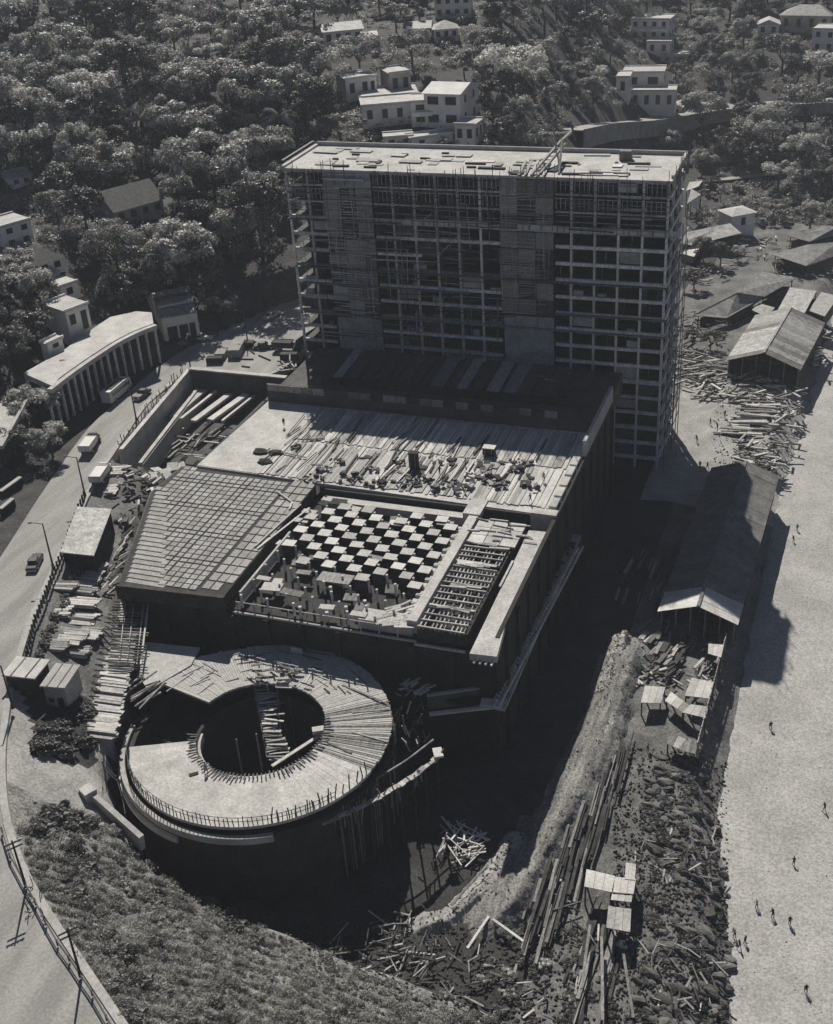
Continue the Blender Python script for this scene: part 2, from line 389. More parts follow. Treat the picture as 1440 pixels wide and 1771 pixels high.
# window frames on the two upper storeys
for i in (16, 17):
    for k in range(NB):
        x0 = TX0+.3+k*(TX1-TX0-.6)/NB
        if -99.5 < x0+2 < -89.4 or -64 < x0+2 < -53.5: continue
        mb = MB()
        for q in range(5):
            xx = x0+.5+q*(bw-.9)/4; mb.span(xx-.05, xx+.05, TY0+.3, TY0+.4, i*fh+.35, i*fh+2.4)
        mb.span(x0+.4, x0+bw-.4, TY0+.28, TY0+.42, i*fh+2.4, i*fh+2.52)
        mb.build('window_frame', 'concrete_beam', tw)
# pale concrete balcony band on the fifteenth floor, cast in lengths
x = -83.0
while x < TX1+.8:
    L = U(1.9, 3.0)
    if not (-66 < x < -62): bx('balcony_parapet', 'concrete_pale', tw, (x+L/2, TY0-.75, 15*fh+.42+U(-.04, .04)), (L-.25, .22, .95))
    x += L
MB().span(-83, TX1+.6, TY0-.9, TY0-.1, 15*fh-.3, 15*fh-.06).build('balcony_slab', 'concrete', tw)
MB().span(TX0-.2, -84, TY0-.7, TY0-.1, 15*fh-.3, 15*fh-.1).build('balcony_slab', 'concrete_dark', tw)
# roof
MB().span(TX0-.3, TX1+.3, TY0-.5, TY1+.3, TH-.45, TH).build('roof_slab', 'concrete_pale', tw)
for i in range(46):       # formwork sheets lying on the roof
    x = U(TX0+2, TX1-4); y = U(TY0+.8, TY1-1.5)
    bx('roof_sheet', random.choice(['coffer', 'pan', 'timber_light', 'concrete']), tw, (x, y, TH+.06+.004*i % .2), (U(1.2, 5), U(.5, 2.2), .1), U(-.1, .1))
for (px, py, a, b) in [(590,288,3,.8),(655,282,.7,2.2),(640,290,2.5,.6),(822,284,4,.5),(850,292,5.2,.9),(815,290,1.8,.5),(905,284,3,1.0),(895,300,2.2,2.2),(985,283,3,.8),(952,296,2.4,1.4),(990,302,4,.7),(1025,302,3.6,.6),(1075,302,3,.6),(1100,284,3.2,.6),(1120,284,.8,.8),(1066,283,.6,.6),(700,268,1.4,.4),(735,275,2.0,.4),(770,266,1.4,.4),(615,268,1.6,.5),(580,276,1.2,.4)]:
    p = P(px, py, TH); bx('roof_opening_cover', 'timber_dark', tw, (p.x, p.y, TH+.16), (a, b, .28), U(-.1, .1))
p = P(1082, 276, TH); bx('roof_box', 'timber', tw, (p.x, p.y, TH+.9), (2.2, 1.6, 1.7))
for k in range(5):
    p = P(905+k*11, 296, TH); bm_('roof_plank', 'timber_light', tw, (p.x, TY0-.6, TH+.25+.03*k), (p.x-1.2, TY0+9, TH+.3+.03*k), .5, .08)
MB().span(TX0-.3, TX1+.3, TY1-.1, TY1+.25, TH+.01, TH+.75).build('roof_upstand', 'concrete', tw)
MB().span(TX1-.15, TX1+.35, TY0+1.2, TY1-.12, TH+.01, TH+.6).build('roof_upstand', 'concrete_pale', tw)
MB().span(TX0-.34, TX0+.1, TY0-.4, TY1-.12, TH+.01, TH+.35).build('roof_upstand', 'concrete_pale', tw)
MB().span(TX0-1.5, TX0-.8, TY0+2, TY1+1.5, TH-.3, TH-.1).build('scaffold_walk', 'timber_light', tw)
MB().span(TX0-3.0, TX0-2.5, TY0+5, TY1+3.5, TH-.2, TH).build('scaffold_walk', 'timber', tw)
for y in np.linspace(TY0+1, TY1+2, 7): bm_('scaffold_bracket', 'timber', tw, (TX0-3.0, y+2, TH-.45), (TX0+.2, y+2, TH-.5), .16, .16)
# sheet-boarded ends at the right of the two top storeys
for (a, b, z0, z1) in ((-41.5, -38.4, 56.6, 58.2), (-42, -36, 55.5, 56.1), (-40.5, -36.5, 53.2, 53.9), (-41, -35.5, 51.8, 52.2)):
    bx('formwork_board', 'timber_light', tw, ((a+b)/2, TY0-.75, (z0+z1)/2), (b-a, .12, z1-z0), U(-.02, .02))
# scaffold: long ledgers with uprights over the upper storeys, brackets lower down
for z in list(np.arange(49.8, 58.3, 1.15)):
    for (xa, xb) in ((TX0-.5, -100), (-89, -64.2), (-53, TX1+.4)):
        bm_('scaffold_ledger', random.choice(['timber', 'timber_dark', 'timber']), tw, (xa, TY0-.95, z+U(-.1, .1)), (xb, TY0-.95, z+U(-.1, .1)), .1, .12)
for x in np.arange(TX0-.2, TX1+.5, 2.2):
    if -100 < x < -89 or -64.5 < x < -53: continue
    bm_('scaffold_upright', 'timber_dark', tw, (x, TY0-1.05, 48.5), (x, TY0-1.05, TH+U(-.2, .9)), .09, .09)
for z, xa, xb in ((39.3, -107, -32), (36.0, -106, -70), (29.6, -107, -32.2), (45.8, -92, -84), (33, -53, -32), (54.4, -107.4, -101), (52.2, -79, -70)):
    mb = MB().span(xa, xb, TY0-1.5, TY0-.55, z-.1, z)
    mb.build('scaffold_walk', 'timber', tw)
    for x in np.arange(xa, xb, 3.1): bm_('scaffold_bracket', 'timber', tw, (x, TY0-1.45, z-.16), (x, TY0-.1, z-.9), .1, .1)
for (a, b) in (((560, 375), (600, 345)), ((745, 370), (715, 395)), ((490, 303), (507, 330)), ((765, 400), (790, 405)), ((760, 440), (795, 405))):
    p, q = PY(*a, TY0-1.2), PY(*b, TY0-1.2); bm_('scaffold_brace', 'timber_light', tw, p, q, .12, .12)
# right-hand corner: tall poles and raking planks
for k, (dx, dy) in enumerate(((1.1, 0), (1.2, 3), (1.15, 6.5), (1.1, 10), (1.2, 14), (2.4, 1), (2.5, 8))):
    bm_('scaffold_pole', 'timber', tw, (TX1+dx, TY0+dy-.8, 0), (TX1+dx+U(-.2, .2), TY0+dy-.8, U(44, 52)), .15, .15)
for i in range(2, 15):
    z = i*fh; bm_('scaffold_ledger', 'timber_light' if i % 3 else 'timber', tw, (TX1+1.3, TY0-1, z+U(-.4, .4)), (TX1+1.3, TY1-1, z+U(-.4, .4)), .12, .3)
    if i % 2: bm_('raking_plank', 'timber_light', tw, (TX1+.7, TY0-.6, z-.6), (TX1+.7, TY0+7.5, z+U(.6, 1.6)), .35, .1)
# irregular extra scaffold: poles, planks and props all over the front
for k in range(90):
    x = U(TX0, TX1-6); z = U(24, 57); L = U(3, 16)
    if x+L > -54 and z < 49: x = U(TX0, -66); L = min(L, 12)
    bm_('scaffold_pole', random.choice(['timber','timber','timber_light','timber_dark']), tw, (x, TY0-1.0+U(-.3, .2), z), (min(x+L, TX1+1), TY0-1.0+U(-.3, .2), z+U(-.35, .35)), U(.07, .16), U(.07, .2))
for k in range(60):
    x = U(TX0, -54); z = U(22, 50); bm_('scaffold_pole', random.choice(['timber','timber_dark','timber_light']), tw, (x, TY0-1.1+U(-.2, .2), z), (x+U(-.5, .5), TY0-1.1+U(-.2, .2), min(58, z+U(3, 14))), .09, .09)
for k in range(46):
    i = random.randint(5, 16); x = U(TX0+2, TX1-3); 
    bx('stored_board', random.choice(['timber_light','coffer','timber','grey_wall']), tw, (x, TY0+.75, i*fh+U(.3, 1.0)), (U(.5, 2.6), .5, U(.3, 1.4)), U(-.1, .1))
for k in range(80):
    i = random.randint(4, 16); x = U(TX0+1, TX1-1); bm_('prop', 'timber', tw, (x, TY0+.9, i*fh+.02), (x+U(-.2, .2), TY0+.9, i*fh+fh-.3), .1, .1)
for k in range(44):     # poles standing up past the roof edge
    x = U(TX0, TX1+.8); bm_('scaffold_upright', random.choice(['timber','timber_dark']), tw, (x, TY0-.95, TH-3), (x+U(-.2, .2), TY0-.95, TH+U(.2, 2.6)), .1, .1)
for k in range(14):
    y = U(TY0, TY1); bm_('scaffold_upright', 'timber', tw, (TX1+.75, y, TH-3), (TX1+.75+U(-.2, .2), y, TH+U(.3, 2.6)), .12, .12)
# two wattle scaffold screens
def screen(x0, x1, z0, z1, y, nm, density=1.0):
    mb = MB(); n = int((z1-z0)*2.6*density)
    for k in range(n):
        z = z0+(z1-z0)*(k+U(0, .8))/n; a = U(x0-.2, x0+(x1-x0)*.45) if random.random() < .55 else x0-.1
        b = U(a+2, x1+.3); mb.beam((a, y+U(-.15, .15), z), (min(b, x1+.3), y+U(-.15, .15), z+U(-.25, .25)), .07, U(.08, .2))
    for k in range(int((x1-x0)*2.4)):
        x = U(x0, x1); a = U(z0, z1-4); mb.beam((x, y-.1+U(-.1, .1), a), (x+U(-.3, .3), y-.1, min(z1, a+U(3, 12))), U(.06, .14), .07)
    o = mb.build('wattle_sticks', 'timber_light', nm); o['kind'] = 'stuff'
for (x0, x1, zb) in ((-99.4, -89.4, 29.0), (-63.9, -53.6, 32.0)):
    MB().span(x0, x1, TY0-.35, TY0-.15, zb, TH-.6).build('scaffold_screen', 'timber_dark', tw)
    screen(x0, x1, zb, TH-.7, TY0-.6, tw)
    for k in range(int((TH-zb)/3.3)):
        for q in range(3):
            xx = x0+(x1-x0)*(q+.5)/3
            bx('screen_panel', random.choice(['timber', 'timber', 'grey_wall', 'timber_dark']), tw, (xx, TY0-.42, zb+1.65+k*3.3), ((x1-x0)/3-.12, .06, 3.1))
    MB().span(x0+.4, x1, TY0-.4, TY0-.1, 21.5, zb-.3).build('plastered_wall', 'grey_wall', tw)
bx('screen_ledge', 'concrete_pale', tw, (-94.8, TY0-.9, 57.2), (8.5, .5, .35))
# unseen blocks added behind the tower, stepped to shape its cast shadow
MB().span(-62, -34.6, TY1+.1, 243, 24, 38).build('shadow_block', 'concrete', tw)
MB().span(-62, -34.9, TY1+.1, 251, 38.3, 52).build('shadow_block', 'concrete', tw)
for x in (-61, -48, -36): MB().span(x-.4, x+.4, 241.5, 242.5, 0, 23.9).build('column', 'concrete', tw)  # unseen posts added under the shadow-casting blocks
# hoist on the roof
hb = P(925, 303, TH); hb.z = TH
ho = thing('roof_hoist', 'light timber hoist with leaning twin booms on the tower roof', 'hoist', hb)
a0, a1 = P(918, 303, TH+.2), P(934, 300, TH+.2)
t0 = PY(968, 246, 229.5); t1 = PY(973, 228, 230.5)
bm_('boom', 'timber_light', ho, a0, t0, .4, .4); bm_('boom', 'timber_light', ho, a1, t0+Vector((1.2, .4, 0)), .4, .4)
bm_('jib', 'timber', ho, t0+Vector((-.5, 0, -1)), PY(955, 219, 230.0), .25, .25)
bm_('jib', 'timber_light', ho, t0, PY(990, 226, 231.5), .7, .35)
bm_('jib', 'timber', ho, t0+Vector((3, 0, .5)), PY(986, 210, 231.5), .3, .3)
bm_('mast', 'timber', ho, P(966, 302, TH), t0+Vector((.4, .2, .4)), .4, .4)
for k in range(1, 9):
    f_ = k/9; bm_('rung', 'timber', ho, a0.lerp(t0, f_), a1.lerp(t0+Vector((1.2, .4, 0)), f_), .14, .14)
for k in range(4): bm_('lashing_pole', 'timber_dark', ho, P(968+U(-6, 6), 296, TH), P(966, 285, TH)+Vector((U(-.5, .5), 0, U(1.5, 3))), .15, .15)

# ------------------------------------------------------------------ podium
ZD = 21.6
pod = thing('podium_block', 'broad low block of raw decks and formwork in front of the tower', 'building', (-72, 165, 0))
def pw(name, mat, *a): return MB().span(*a).build(name, mat, pod)
# outer walls
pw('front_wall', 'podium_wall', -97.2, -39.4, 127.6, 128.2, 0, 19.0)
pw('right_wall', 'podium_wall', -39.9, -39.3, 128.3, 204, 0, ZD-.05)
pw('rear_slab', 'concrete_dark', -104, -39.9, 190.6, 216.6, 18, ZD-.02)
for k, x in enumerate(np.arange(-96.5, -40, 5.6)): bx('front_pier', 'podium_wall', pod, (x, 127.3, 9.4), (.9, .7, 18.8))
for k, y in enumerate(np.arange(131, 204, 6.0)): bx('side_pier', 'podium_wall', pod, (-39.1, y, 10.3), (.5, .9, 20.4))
# left walls following the bent edge
for a, b in (((-97.6,126.9),(-107.6,153.5)), ((-107.6,153.5),(-106.9,163.2))):
    MB().beam((*a, 15.4), (*b, 15.4), .5, 11.4).build('left_wall', 'concrete_dark', pod)
# main deck
MB().prism([(-104.2,163.4),(-39.95,161.3),(-39.95,190.5),(-103.2,190.5)], 20.9, ZD-.12).build('deck_slab', 'concrete_pale', pod)
MB().prism([(-104.1,163.6),(-92.5,163.2),(-91.0,190.3),(-102.4,190.4)], ZD-.11, ZD-.05).build('deck_screed', 'concrete_pale', pod)
for r, (ya, yb) in enumerate(((163.0, 176.4), (176.5, 190.2))):
    x = -92.2+r*.5
    while x < -41.4:
        wd = U(.3, .85)
        sk = U(-.25, .25)
        bm_('deck_board', random.choice(['deck_board','timber_light','pan','coffer','coffer']), pod, (x+sk*.3, ya+U(-.1, .5), ZD-.02+U(-.02, .05)), (x+sk+U(-.1, .1), yb-U(-.1, 1.2), ZD-.02+U(-.02, .06)), wd*.96, .09)
        x += wd+(.03 if random.random() < .8 else .3)
for k in range(60):       # loose boards and joists lying about
    x = U(-95, -43); y = U(163.5, 181); a = U(-.2, .35) if random.random() < .8 else U(1.2, 1.9)
    L = U(1.5, 9); bm_('loose_board', random.choice(['timber','timber_dark','timber_dark','coffer','iron']), pod, (x, y, ZD+.2+.002*k), (x+L*math.sin(a)*.7, y+L*math.cos(a), ZD+.22+.002*k), U(.1, .35), .12)
# right-hand edge of the deck: lit notched parapet
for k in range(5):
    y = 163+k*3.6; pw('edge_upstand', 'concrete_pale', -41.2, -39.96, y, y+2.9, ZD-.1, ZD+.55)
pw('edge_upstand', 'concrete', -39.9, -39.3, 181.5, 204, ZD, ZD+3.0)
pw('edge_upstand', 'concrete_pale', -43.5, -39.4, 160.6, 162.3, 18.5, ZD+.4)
# wall behind the deck, low boarded roof against the tower
pw('deck_rear_wall', 'concrete_dark', -103.2, -46.5, 190.6, 191.1, ZD, 25.0)
for k in range(24):
    x = -103+k*2.36; bx('wall_board', random.choice(['timber', 'timber_dark', 'timber']), pod, (x+1.15, 190.5, 24.4), (2.25, .12, 1.3))
x = -96.0; k = 0
while x < -47:
    wd = U(1.6, 3.4); z = 23.6
    MB().sheet([(x, 199.5, z), (x+wd-.3, 199.5, z), (x+wd-.1, 210.5, z+1.2), (x+.2, 210.5, z+1.2)], .15).build('lean_to_sheet', random.choice(['timber', 'timber_dark', 'timber_dark']), pod)
    x += wd+U(-.2, .5)
pw('lean_to_wall', 'timber_dark', -96, -47, 199.8, 200.1, ZD, 23.3)
for px in (960, 975, 950, 940):
    p = P(px, 655+U(-8, 8), 24); bx('lean_to_scrap', 'metal_roof', pod, (p.x, p.y, 24.2), (U(1, 4), .5, .2), U(-.3, .3))
# sunken left bay with five pale beams
pw('pit_rear_wall', 'concrete_dark', -126, -104.3, 200.8, 201.5, 8, ZD-.2)
pw('pit_rear_coping', 'concrete_pale', -126, -104.3, 200.7, 201.9, ZD-.19, ZD+.1)
MB().beam((-126.2, 201.5, 15), (-120.9, 165.5, 15), .6, 13).build('pit_left_wall', 'concrete', pod)
MB().beam((-125.9, 201.0, 21.7), (-120.6, 165.5, 21.7), .8, .25).build('pit_left_coping', 'concrete_pale', pod)
MB().beam((-123.4, 198.5, 18.4), (-118.2, 167, 18.4), .7, .3).build('pit_ledge', 'concrete_pale', pod)
MB().beam((-123.1, 198.5, 14), (-117.9, 167, 14), .5, 8.4).build('pit_inner_wall', 'concrete', pod)
MB().prism([(-122.5,166),(-104.4,165),(-104.4,200.6),(-125,200.6)], 13.5, 14.0).build('pit_floor', 'concrete_dark', pod)
pw('pit_right_wall', 'concrete_dark', -104.3, -103.7, 164, 190.4, 14, ZD-.15)
for i, (a, b, wd) in enumerate([((352,675),(298,722),1.5),((373,677),(313,725),.6),((397,682),(334,729),1.3),((425,683),(363,727),1.4),((438,686),(384,729),.55)]):
    p, q = P(*a, 18), P(*b, 18); bm_('pit_beam', 'coffer', pod, p, q, wd, .5)
for k in range(46):
    px, py = U(285, 420), U(735, 800)
    if px-285 > (830-py)*1.3: continue
    p = P(px, py, 16+U(-1.6, .6)); a = random.choice([U(-.2, .2), U(1.3, 1.7)]); L = U(1.5, 5)
    bm_('loose_joist', random.choice(['timber','timber_light','timber_dark','concrete']), pod, p, p+Vector((L*math.cos(a), L*math.sin(a), U(-.3, .4))), U(.15, .45), .15)
for k in range(8):
    p = P(262+k*7+U(-6, 6), 825-k*3+U(-14, 10), 19.5); bx('formwork_sheet', random.choice(['coffer','timber_light','timber']), pod, p, (U(1, 2.6), U(1, 2.6), .12), U(0, 3), U(-.3, .3))
# rib-and-pan panel at the left front
gp = [(-97.6,126.7),(-80.7,127.9),(-80.8,161.7),(-106.4,162.7),(-107.3,153.5)]
MB().prism(gp, 19.5, ZD-.14).build('panel_base', 'timber_dark', pod)
MB().prism([(-97.9,126.2),(-80.5,127.3),(-80.5,128.0),(-97.5,126.9)], 19.2, ZD+.02).build('panel_edge', 'timber_dark', pod)
def lx(y): return -92.7+(y-129.6)*(-106+92.7)/(153.7-129.6)      # line that parts the striped strip
pan_pos = []
ygrid = np.arange(128.2, 162, 1.28)
for j, y in enumerate(ygrid):
    gap = .5 if j % 6 == 5 else .22
    x = -85.5
    while x > -108:
        if inside(np.array([x-.6]), np.array([y+.6]), gp)[0] and (y > 153 or x-.9 > lx(y)+.4) and inside(np.array([x-1.1]), np.array([y+1.1]), gp)[0]:
            pan_pos.append((x-.62, y+.6, 1.12-(.24 if int(round((-85.5-x)/1.28)) % 6 == 5 else 0), 1.28-gap))
        x -= 1.28
extra = pan_pos[300:]; pan_pos = pan_pos[:300]
for (x, y, a, b) in pan_pos: bx('form_pan', 'pan', pod, (x, y, ZD-.10+U(-.02, .03)), (a-.06, b, .16))
if extra:
    mb = MB()
    for (x, y, a, b) in extra: mb.box((x, y, ZD-.1), (a-.06, b, .16))
    stuff(mb.build('form_pan', 'pan', pod))
for y in np.arange(127.6, 153, 1.25):      # striped boards in the left strip
    xl = -97.3-(y-126.9)*.376+.5; xr = lx(y+.5)+1.3
    if xr-xl > .5: bx('form_board', 'pan', pod, ((xl+xr)/2, y+.55, ZD-.15), (xr-xl, .95, .12))
for y in np.arange(129.0, 161, 2.25):
    for x in (-84.25, -82.8, -81.45):
        if y < 131 and x > -82.6: continue
        bx('form_panel', 'pan', pod, (x-.05, y+1, ZD-.1+U(-.02, .03)), (1.22, 1.92, .16))
for (a, b) in (((480,850),(505,868)), ((505,868),(500,880)), ((440,945),(520,872)), ((445,948),(535,878))):
    bm_('loose_board', 'coffer', pod, P(*a, ZD+.2), P(*b, ZD+.2), .3, .1)
# coffered bay (the chequerboard)
pw('trench_wall', 'timber_dark', -80.6, -80.3, 128.2, 161, 15, 19.4)
pw('coffer_floor', 'timber_dark', -80.2, -43.2, 128.3, 160.9, 18.4, 19.2)
pw('coffer_rear_wall', 'timber_dark', -79.0, -39.98, 160.92, 161.25, 18.4, ZD-.13)
pw('coffer_edge', 'coffer', -78.6, -53.5, 158.6, 160.3, 19.25, 20.7)
pw('coffer_edge', 'concrete_pale', -52.9, -51.4, 129, 158.3, 19.3, ZD-.05)
pw('coffer_edge', 'concrete_pale', -54.0, -51.2, 158.5, 163.5, 20.7, ZD+.12)
MB().beam((-78.9, 129.5, 20.6), (-78.8, 147, 20.6), .35, 1.8).build('coffer_edge', 'timber_light', pod)
nc, nr = 12, 14; cwx, cwy = 2.08, 2.08
for i in range(nc):
    for j in range(nr):
        x = -77.6+i*cwx; y = 156.6-j*cwy
        if (i+j) % 2 == 0:
            back = j < 9 - (i < 2)*1 + (i in (5, 6, 7, 9, 10, 11))*1
            if i+j < 2: continue
            if back and random.random() < .06: bx('coffer_lid', 'timber', pod, (x+.4, y, ZD-1.6), (cwx*.9, cwy*.8, .1), U(-.5, .5), .3)
            elif back:
                o = bx('coffer_box', 'timber_dark', pod, (x, y, ZD-1.3), (cwx*.88, cwy*.8, 1.9)); bx('coffer_lid', 'coffer', pod, (x+U(-.06, .06), y+U(-.06, .06), ZD-.3), (cwx*U(.88, .97), cwy*U(.8, .9), .09), U(-.07, .07), U(-.03, .03))  # near-black box sides carry their shade in the colour
            elif random.random() < .12:
                bx('coffer_lid', 'timber', pod, (x+U(-.3, .3), y, ZD-.9+U(-.5, .3)), (cwx, cwy*.9, .14), U(-.2, .2))
        else:
            bx('coffer_post', 'coffer', pod, (x-.75, y-.75, ZD-1.15), (.32, .32, 2.2+U(-.3, .2)), .6)
            if j >= 9 and random.random() < .2: bx('coffer_post', 'coffer', pod, (x+.3, y-.9, ZD-1.4), (.45, .45, U(1.2, 2.1)), .6)
for (px, py, a, b, m_) in [(580,1000,5.2,2.6,'timber'),(505,1025,3.6,1.5,'timber'),(650,965,2.4,1.2,'timber'),(470,1015,3,2,'coffer'),(490,940,2.2,1.3,'coffer'),(520,900,2.6,1.2,'coffer'),(560,870,1.6,1.6,'timber_dark'),(585,868,2.6,1.8,'timber_dark'),(610,880,2.6,1.5,'coffer'),(535,885,2.5,1.2,'coffer'),(620,1062,2.4,1.2,'coffer'),(565,1050,2.2,1.2,'coffer'),(455,1000,2.4,1.0,'coffer'),(515,975,2,1,'timber'),(545,965,2.2,1.2,'timber'),(525,990,2.2,1.1,'timber'),(480,1005,1.5,1.2,'coffer'),(690,905,3.2,1.6,'coffer'),(770,905,2.6,1.4,'pan')]:
    p = P(px, py, ZD-.6); bx('formwork_sheet', m_, pod, p, (a, b, .16), U(-.15, .15), U(-.05, .05))
for k in range(16):
    p = P(U(640, 715), U(1052, 1085), ZD-.7); bm_('platform_board', random.choice(['timber_light','coffer']), pod, p, p+Vector((U(1, 3.2), U(.3, 3), U(-.05, .05))), .4, .1)
pw('coffer_front_platform', 'concrete_pale', -60, -52, 128.4, 131.2, 19.3, 20.9)
for k in range(10):
    x = -78.5+k*2.75; bx('front_rail_post', 'timber_light', pod, (x, 127.5, 20.2), (.16, .16, 2.0))
bm_('front_rail', 'timber_light', pod, (-79, 127.45, 19.3), (-51, 127.45, 19.3), .3, .3)
bm_('front_rail', 'timber_light', pod, (-79, 128.1, 20.7), (-53, 128.1, 20.7), .14, .14)
for k in range(13):
    bx('coffer_collar', 'coffer', pod, (-53.6, 130.5+k*2.05, 20.6), (1.0, 1.2, .5)); bx('collar_hole', 'opening', pod, (-53.6, 130.5+k*2.05, 20.87), (.6, .7, .06))
# joisted bay at the right
for g, (ya, yb) in enumerate(((128.2, 133.2), (133.6, 138.6), (139.6, 144.2), (145.6, 149.9))):
    for k in range(12):
        x = -50.8+k*.58+U(-.06, .06)
        if random.random() < .92: bm_('joist', 'timber_light' if random.random() < .55 else 'timber', pod, (x, ya, ZD-.5), (x+U(-.1, .1), yb, ZD-.5), .16, .3)
    for y in np.linspace(ya+.1, yb-.1, 4): bm_('cross_joist', 'timber_light', pod, (-51, y, ZD-.22), (-44.2, y+U(-.15, .15), ZD-.22), .2, .2)
    for q in range(3):
        y = yb+U(-.3, .9); a = U(-50, -47); bm_('loose_board', 'timber_light', pod, (a, y, ZD), (a+U(2, 4), y+U(-.4, .4), ZD), .4, .1)
for k in range(5): bm_('joist_plank', 'coffer', pod, (-51+U(0, 1), 144.4+k*.24, ZD-.05), (-45.2+U(-2, .5), 144.5+k*.24, ZD-.05), .3, .08)
bm_('joist_plank', 'timber_light', pod, (-51, 133.4, ZD), (-44.3, 133.3, ZD), .35, .1)
pw('joist_edge_beam', 'timber_light', -51.2, -43.9, 127.0, 127.35, 18.9, 19.2)
pw('joist_front', 'timber_dark', -51.1, -44.1, 128.25, 128.55, 19.2, ZD-.4)
for i in range(3):
    for j in range(3): bx('slab_panel', 'coffer', pod, (-49.7+i*2.55, 152.0+j*2.35, ZD-.25), (2.42, 2.2, .3))
for k in range(14):
    p = P(U(800, 905), U(895, 940), ZD+.05); bm_('loose_board', random.choice(['coffer','timber','timber_light']), pod, p, p+Vector((U(1, 4), U(-.5, .5), 0)), .25, .1)
pw('gutter_wall', 'timber_dark', -44.1, -43.9, 128.6, 158, 15, ZD-.6)
pw('gutter_floor', 'timber_dark', -43.85, -42.4, 128, 160.8, 16.5, 17)
# pale ramp strip down the right edge
MB().prism([(-42.2,124.0),(-38.5,124.3),(-39.3,131),(-39.4,156.5),(-42.6,156.3)], 20.4, ZD-.15).build('edge_ramp', 'concrete_pale', pod)
for k in range(4): bx('ramp_stub', 'coffer', pod, (-41.4+k*.8, 123.6, 20.6), (.25, .8, .25))
p, q = P(862, 1010, ZD), P(910, 965, ZD)
bm_('ramp_rail', 'coffer', pod, (-42.6, 140, ZD), (-42.6, 147, ZD), .3, .25)
# lower ledges with rails along the right wall
LY = P(862, 1225, 11.9).y
pw('side_ledge', 'concrete', -39.25, -37.9, LY, 172, 11.5, 11.9)
a, b = P(862, 1222, 12.6), P(1008, 945, 12.2); bm_('wall_rail', 'coffer', pod, a, b, .3, .3)
a, b = a+Vector((-1.1, 0, -.1)), b+Vector((-1.1, 0, -.1)); bm_('wall_rail', 'concrete', pod, a, b, .25, .25)
for k in range(48):
    f_ = (k+.5)/48; p = a.lerp(b, f_)+Vector((.4, 0, -.1)); bx('rail_stub', 'concrete_white', pod, p, (.3, .3, .5))
for k in range(40):
    y = U(LY+.5, 170); bx('ledge_scrap', random.choice(['timber','timber_dark','concrete']), pod, (-38.7+U(-.3, .3), y, 12.05), (U(.2, .8), U(.3, 1.6), .2), U(0, 3))
pw('corner_slab', 'podium_wall', -50.5, -39.26, LY, 127.2, 11.2, 11.7)
a, b = P(738, 1205, 12.5), P(842, 1190, 12.5); bm_('bridge_wall', 'concrete_dark', pod, a-Vector((0, 0, 1)), b-Vector((0, 0, 1)), .4, 2.2); bm_('bridge_coping', 'coffer', pod, a+Vector((0, 0, .25)), b+Vector((0, 0, .25)), .5, .25)
a, b = P(742, 1235, 12), P(858, 1222, 12); bm_('bridge_walk', 'coffer', pod, a, b, .6, .3)
p = P(850, 1216, 12.2); bx('bridge_slab', 'coffer', pod, p, (3, 1.6, .2), .1)
# clutter piles on the deck
def clutter(px, py, n, rad, z, mats, parent, nm='scrap', smin=.2, smax=1.2):
    c = P(px, py, z)
    for k in range(n):
        a = U(0, 6.28); r = rad*math.sqrt(random.random()); s_ = U(smin, smax)
        bx(nm, random.choice(mats), parent, (c.x+r*math.cos(a), c.y+r*math.sin(a)*.6, z+U(.05, .6)), (s_, s_*U(.2, .9), U(.08, .6)), U(0, 3), U(-.4, .4))
for (px, py, n, rad) in [(605,828,14,2.6),(650,838,10,2),(725,832,12,2.2),(775,848,16,3),(860,838,12,2.4),(885,815,10,2.4),(540,828,10,2),(515,775,6,1.2),(700,835,8,2),(900,800,8,2),(585,800,6,1.5)]:
    clutter(px, py, n, rad, ZD+.1, ['timber_dark','timber_dark','iron','timber'], pod)
for k in range(26):
    px, py = U(570, 930), U(790, 850); p = P(px, py, ZD+.12)
    if p.y > 162.5: bx('deck_opening', random.choice(['opening','timber_dark','timber_dark','cloth_dark']), pod, (p.x, p.y, ZD+.13+.002*k), (U(.4, 1.8), U(.4, 2.2), U(.06, .3)), U(-.3, .5))
for (px, py, n, rad) in [(640,812,8,1.6),(690,800,6,1.2),(830,822,10,2),(915,845,8,1.6),(800,838,10,2.2),(560,812,7,1.5),(755,800,7,1.5)]:
    clutter(px, py, n, rad, ZD+.1, ['timber_dark','iron','timber','timber_light'], pod)
def deck_item(nm, label, cat, px, py, dims, mat, rz=0.0, lid=None):
    p = P(px, py, ZD+.12); t = thing(nm, label, cat, p)
    a, b, h = dims
    mb = MB()
    for (x0, y0, x1, y1) in ((-a/2,-b/2,a/2,-b/2+.12),(-a/2,b/2-.12,a/2,b/2),(-a/2,-b/2+.12,-a/2+.12,b/2-.12),(a/2-.12,-b/2+.12,a/2,b/2-.12)):
        mb.span(p.x+x0, p.x+x1, p.y+y0, p.y+y1, p.z, p.z+h)
    mb.build('side', mat, t)
    if lid: bx('lid', lid, t, (p.x, p.y, p.z+h+.06), (a+.15, b+.15, .1))
    else: bx('filling', 'opening', t, (p.x, p.y, p.z+h*.6), (a-.3, b-.3, .1))
    for s_ in (-1, 1): bx('batten', 'timber', t, (p.x+s_*a*.3, p.y-b/2-.06, p.z+h/2), (.15, .1, h))
    return t
deck_item('tall_crate', 'tall dark upright crate standing on the boarded deck', 'crate', 716, 808, (1.5, 1.0, 2.8), 'timber_dark', lid='timber_dark')
deck_item('lidded_crate', 'crate with pale lid at the edge of the tower shadow on the deck', 'crate', 846, 785, (2.0, 1.4, 1.3), 'timber_dark', lid='coffer')
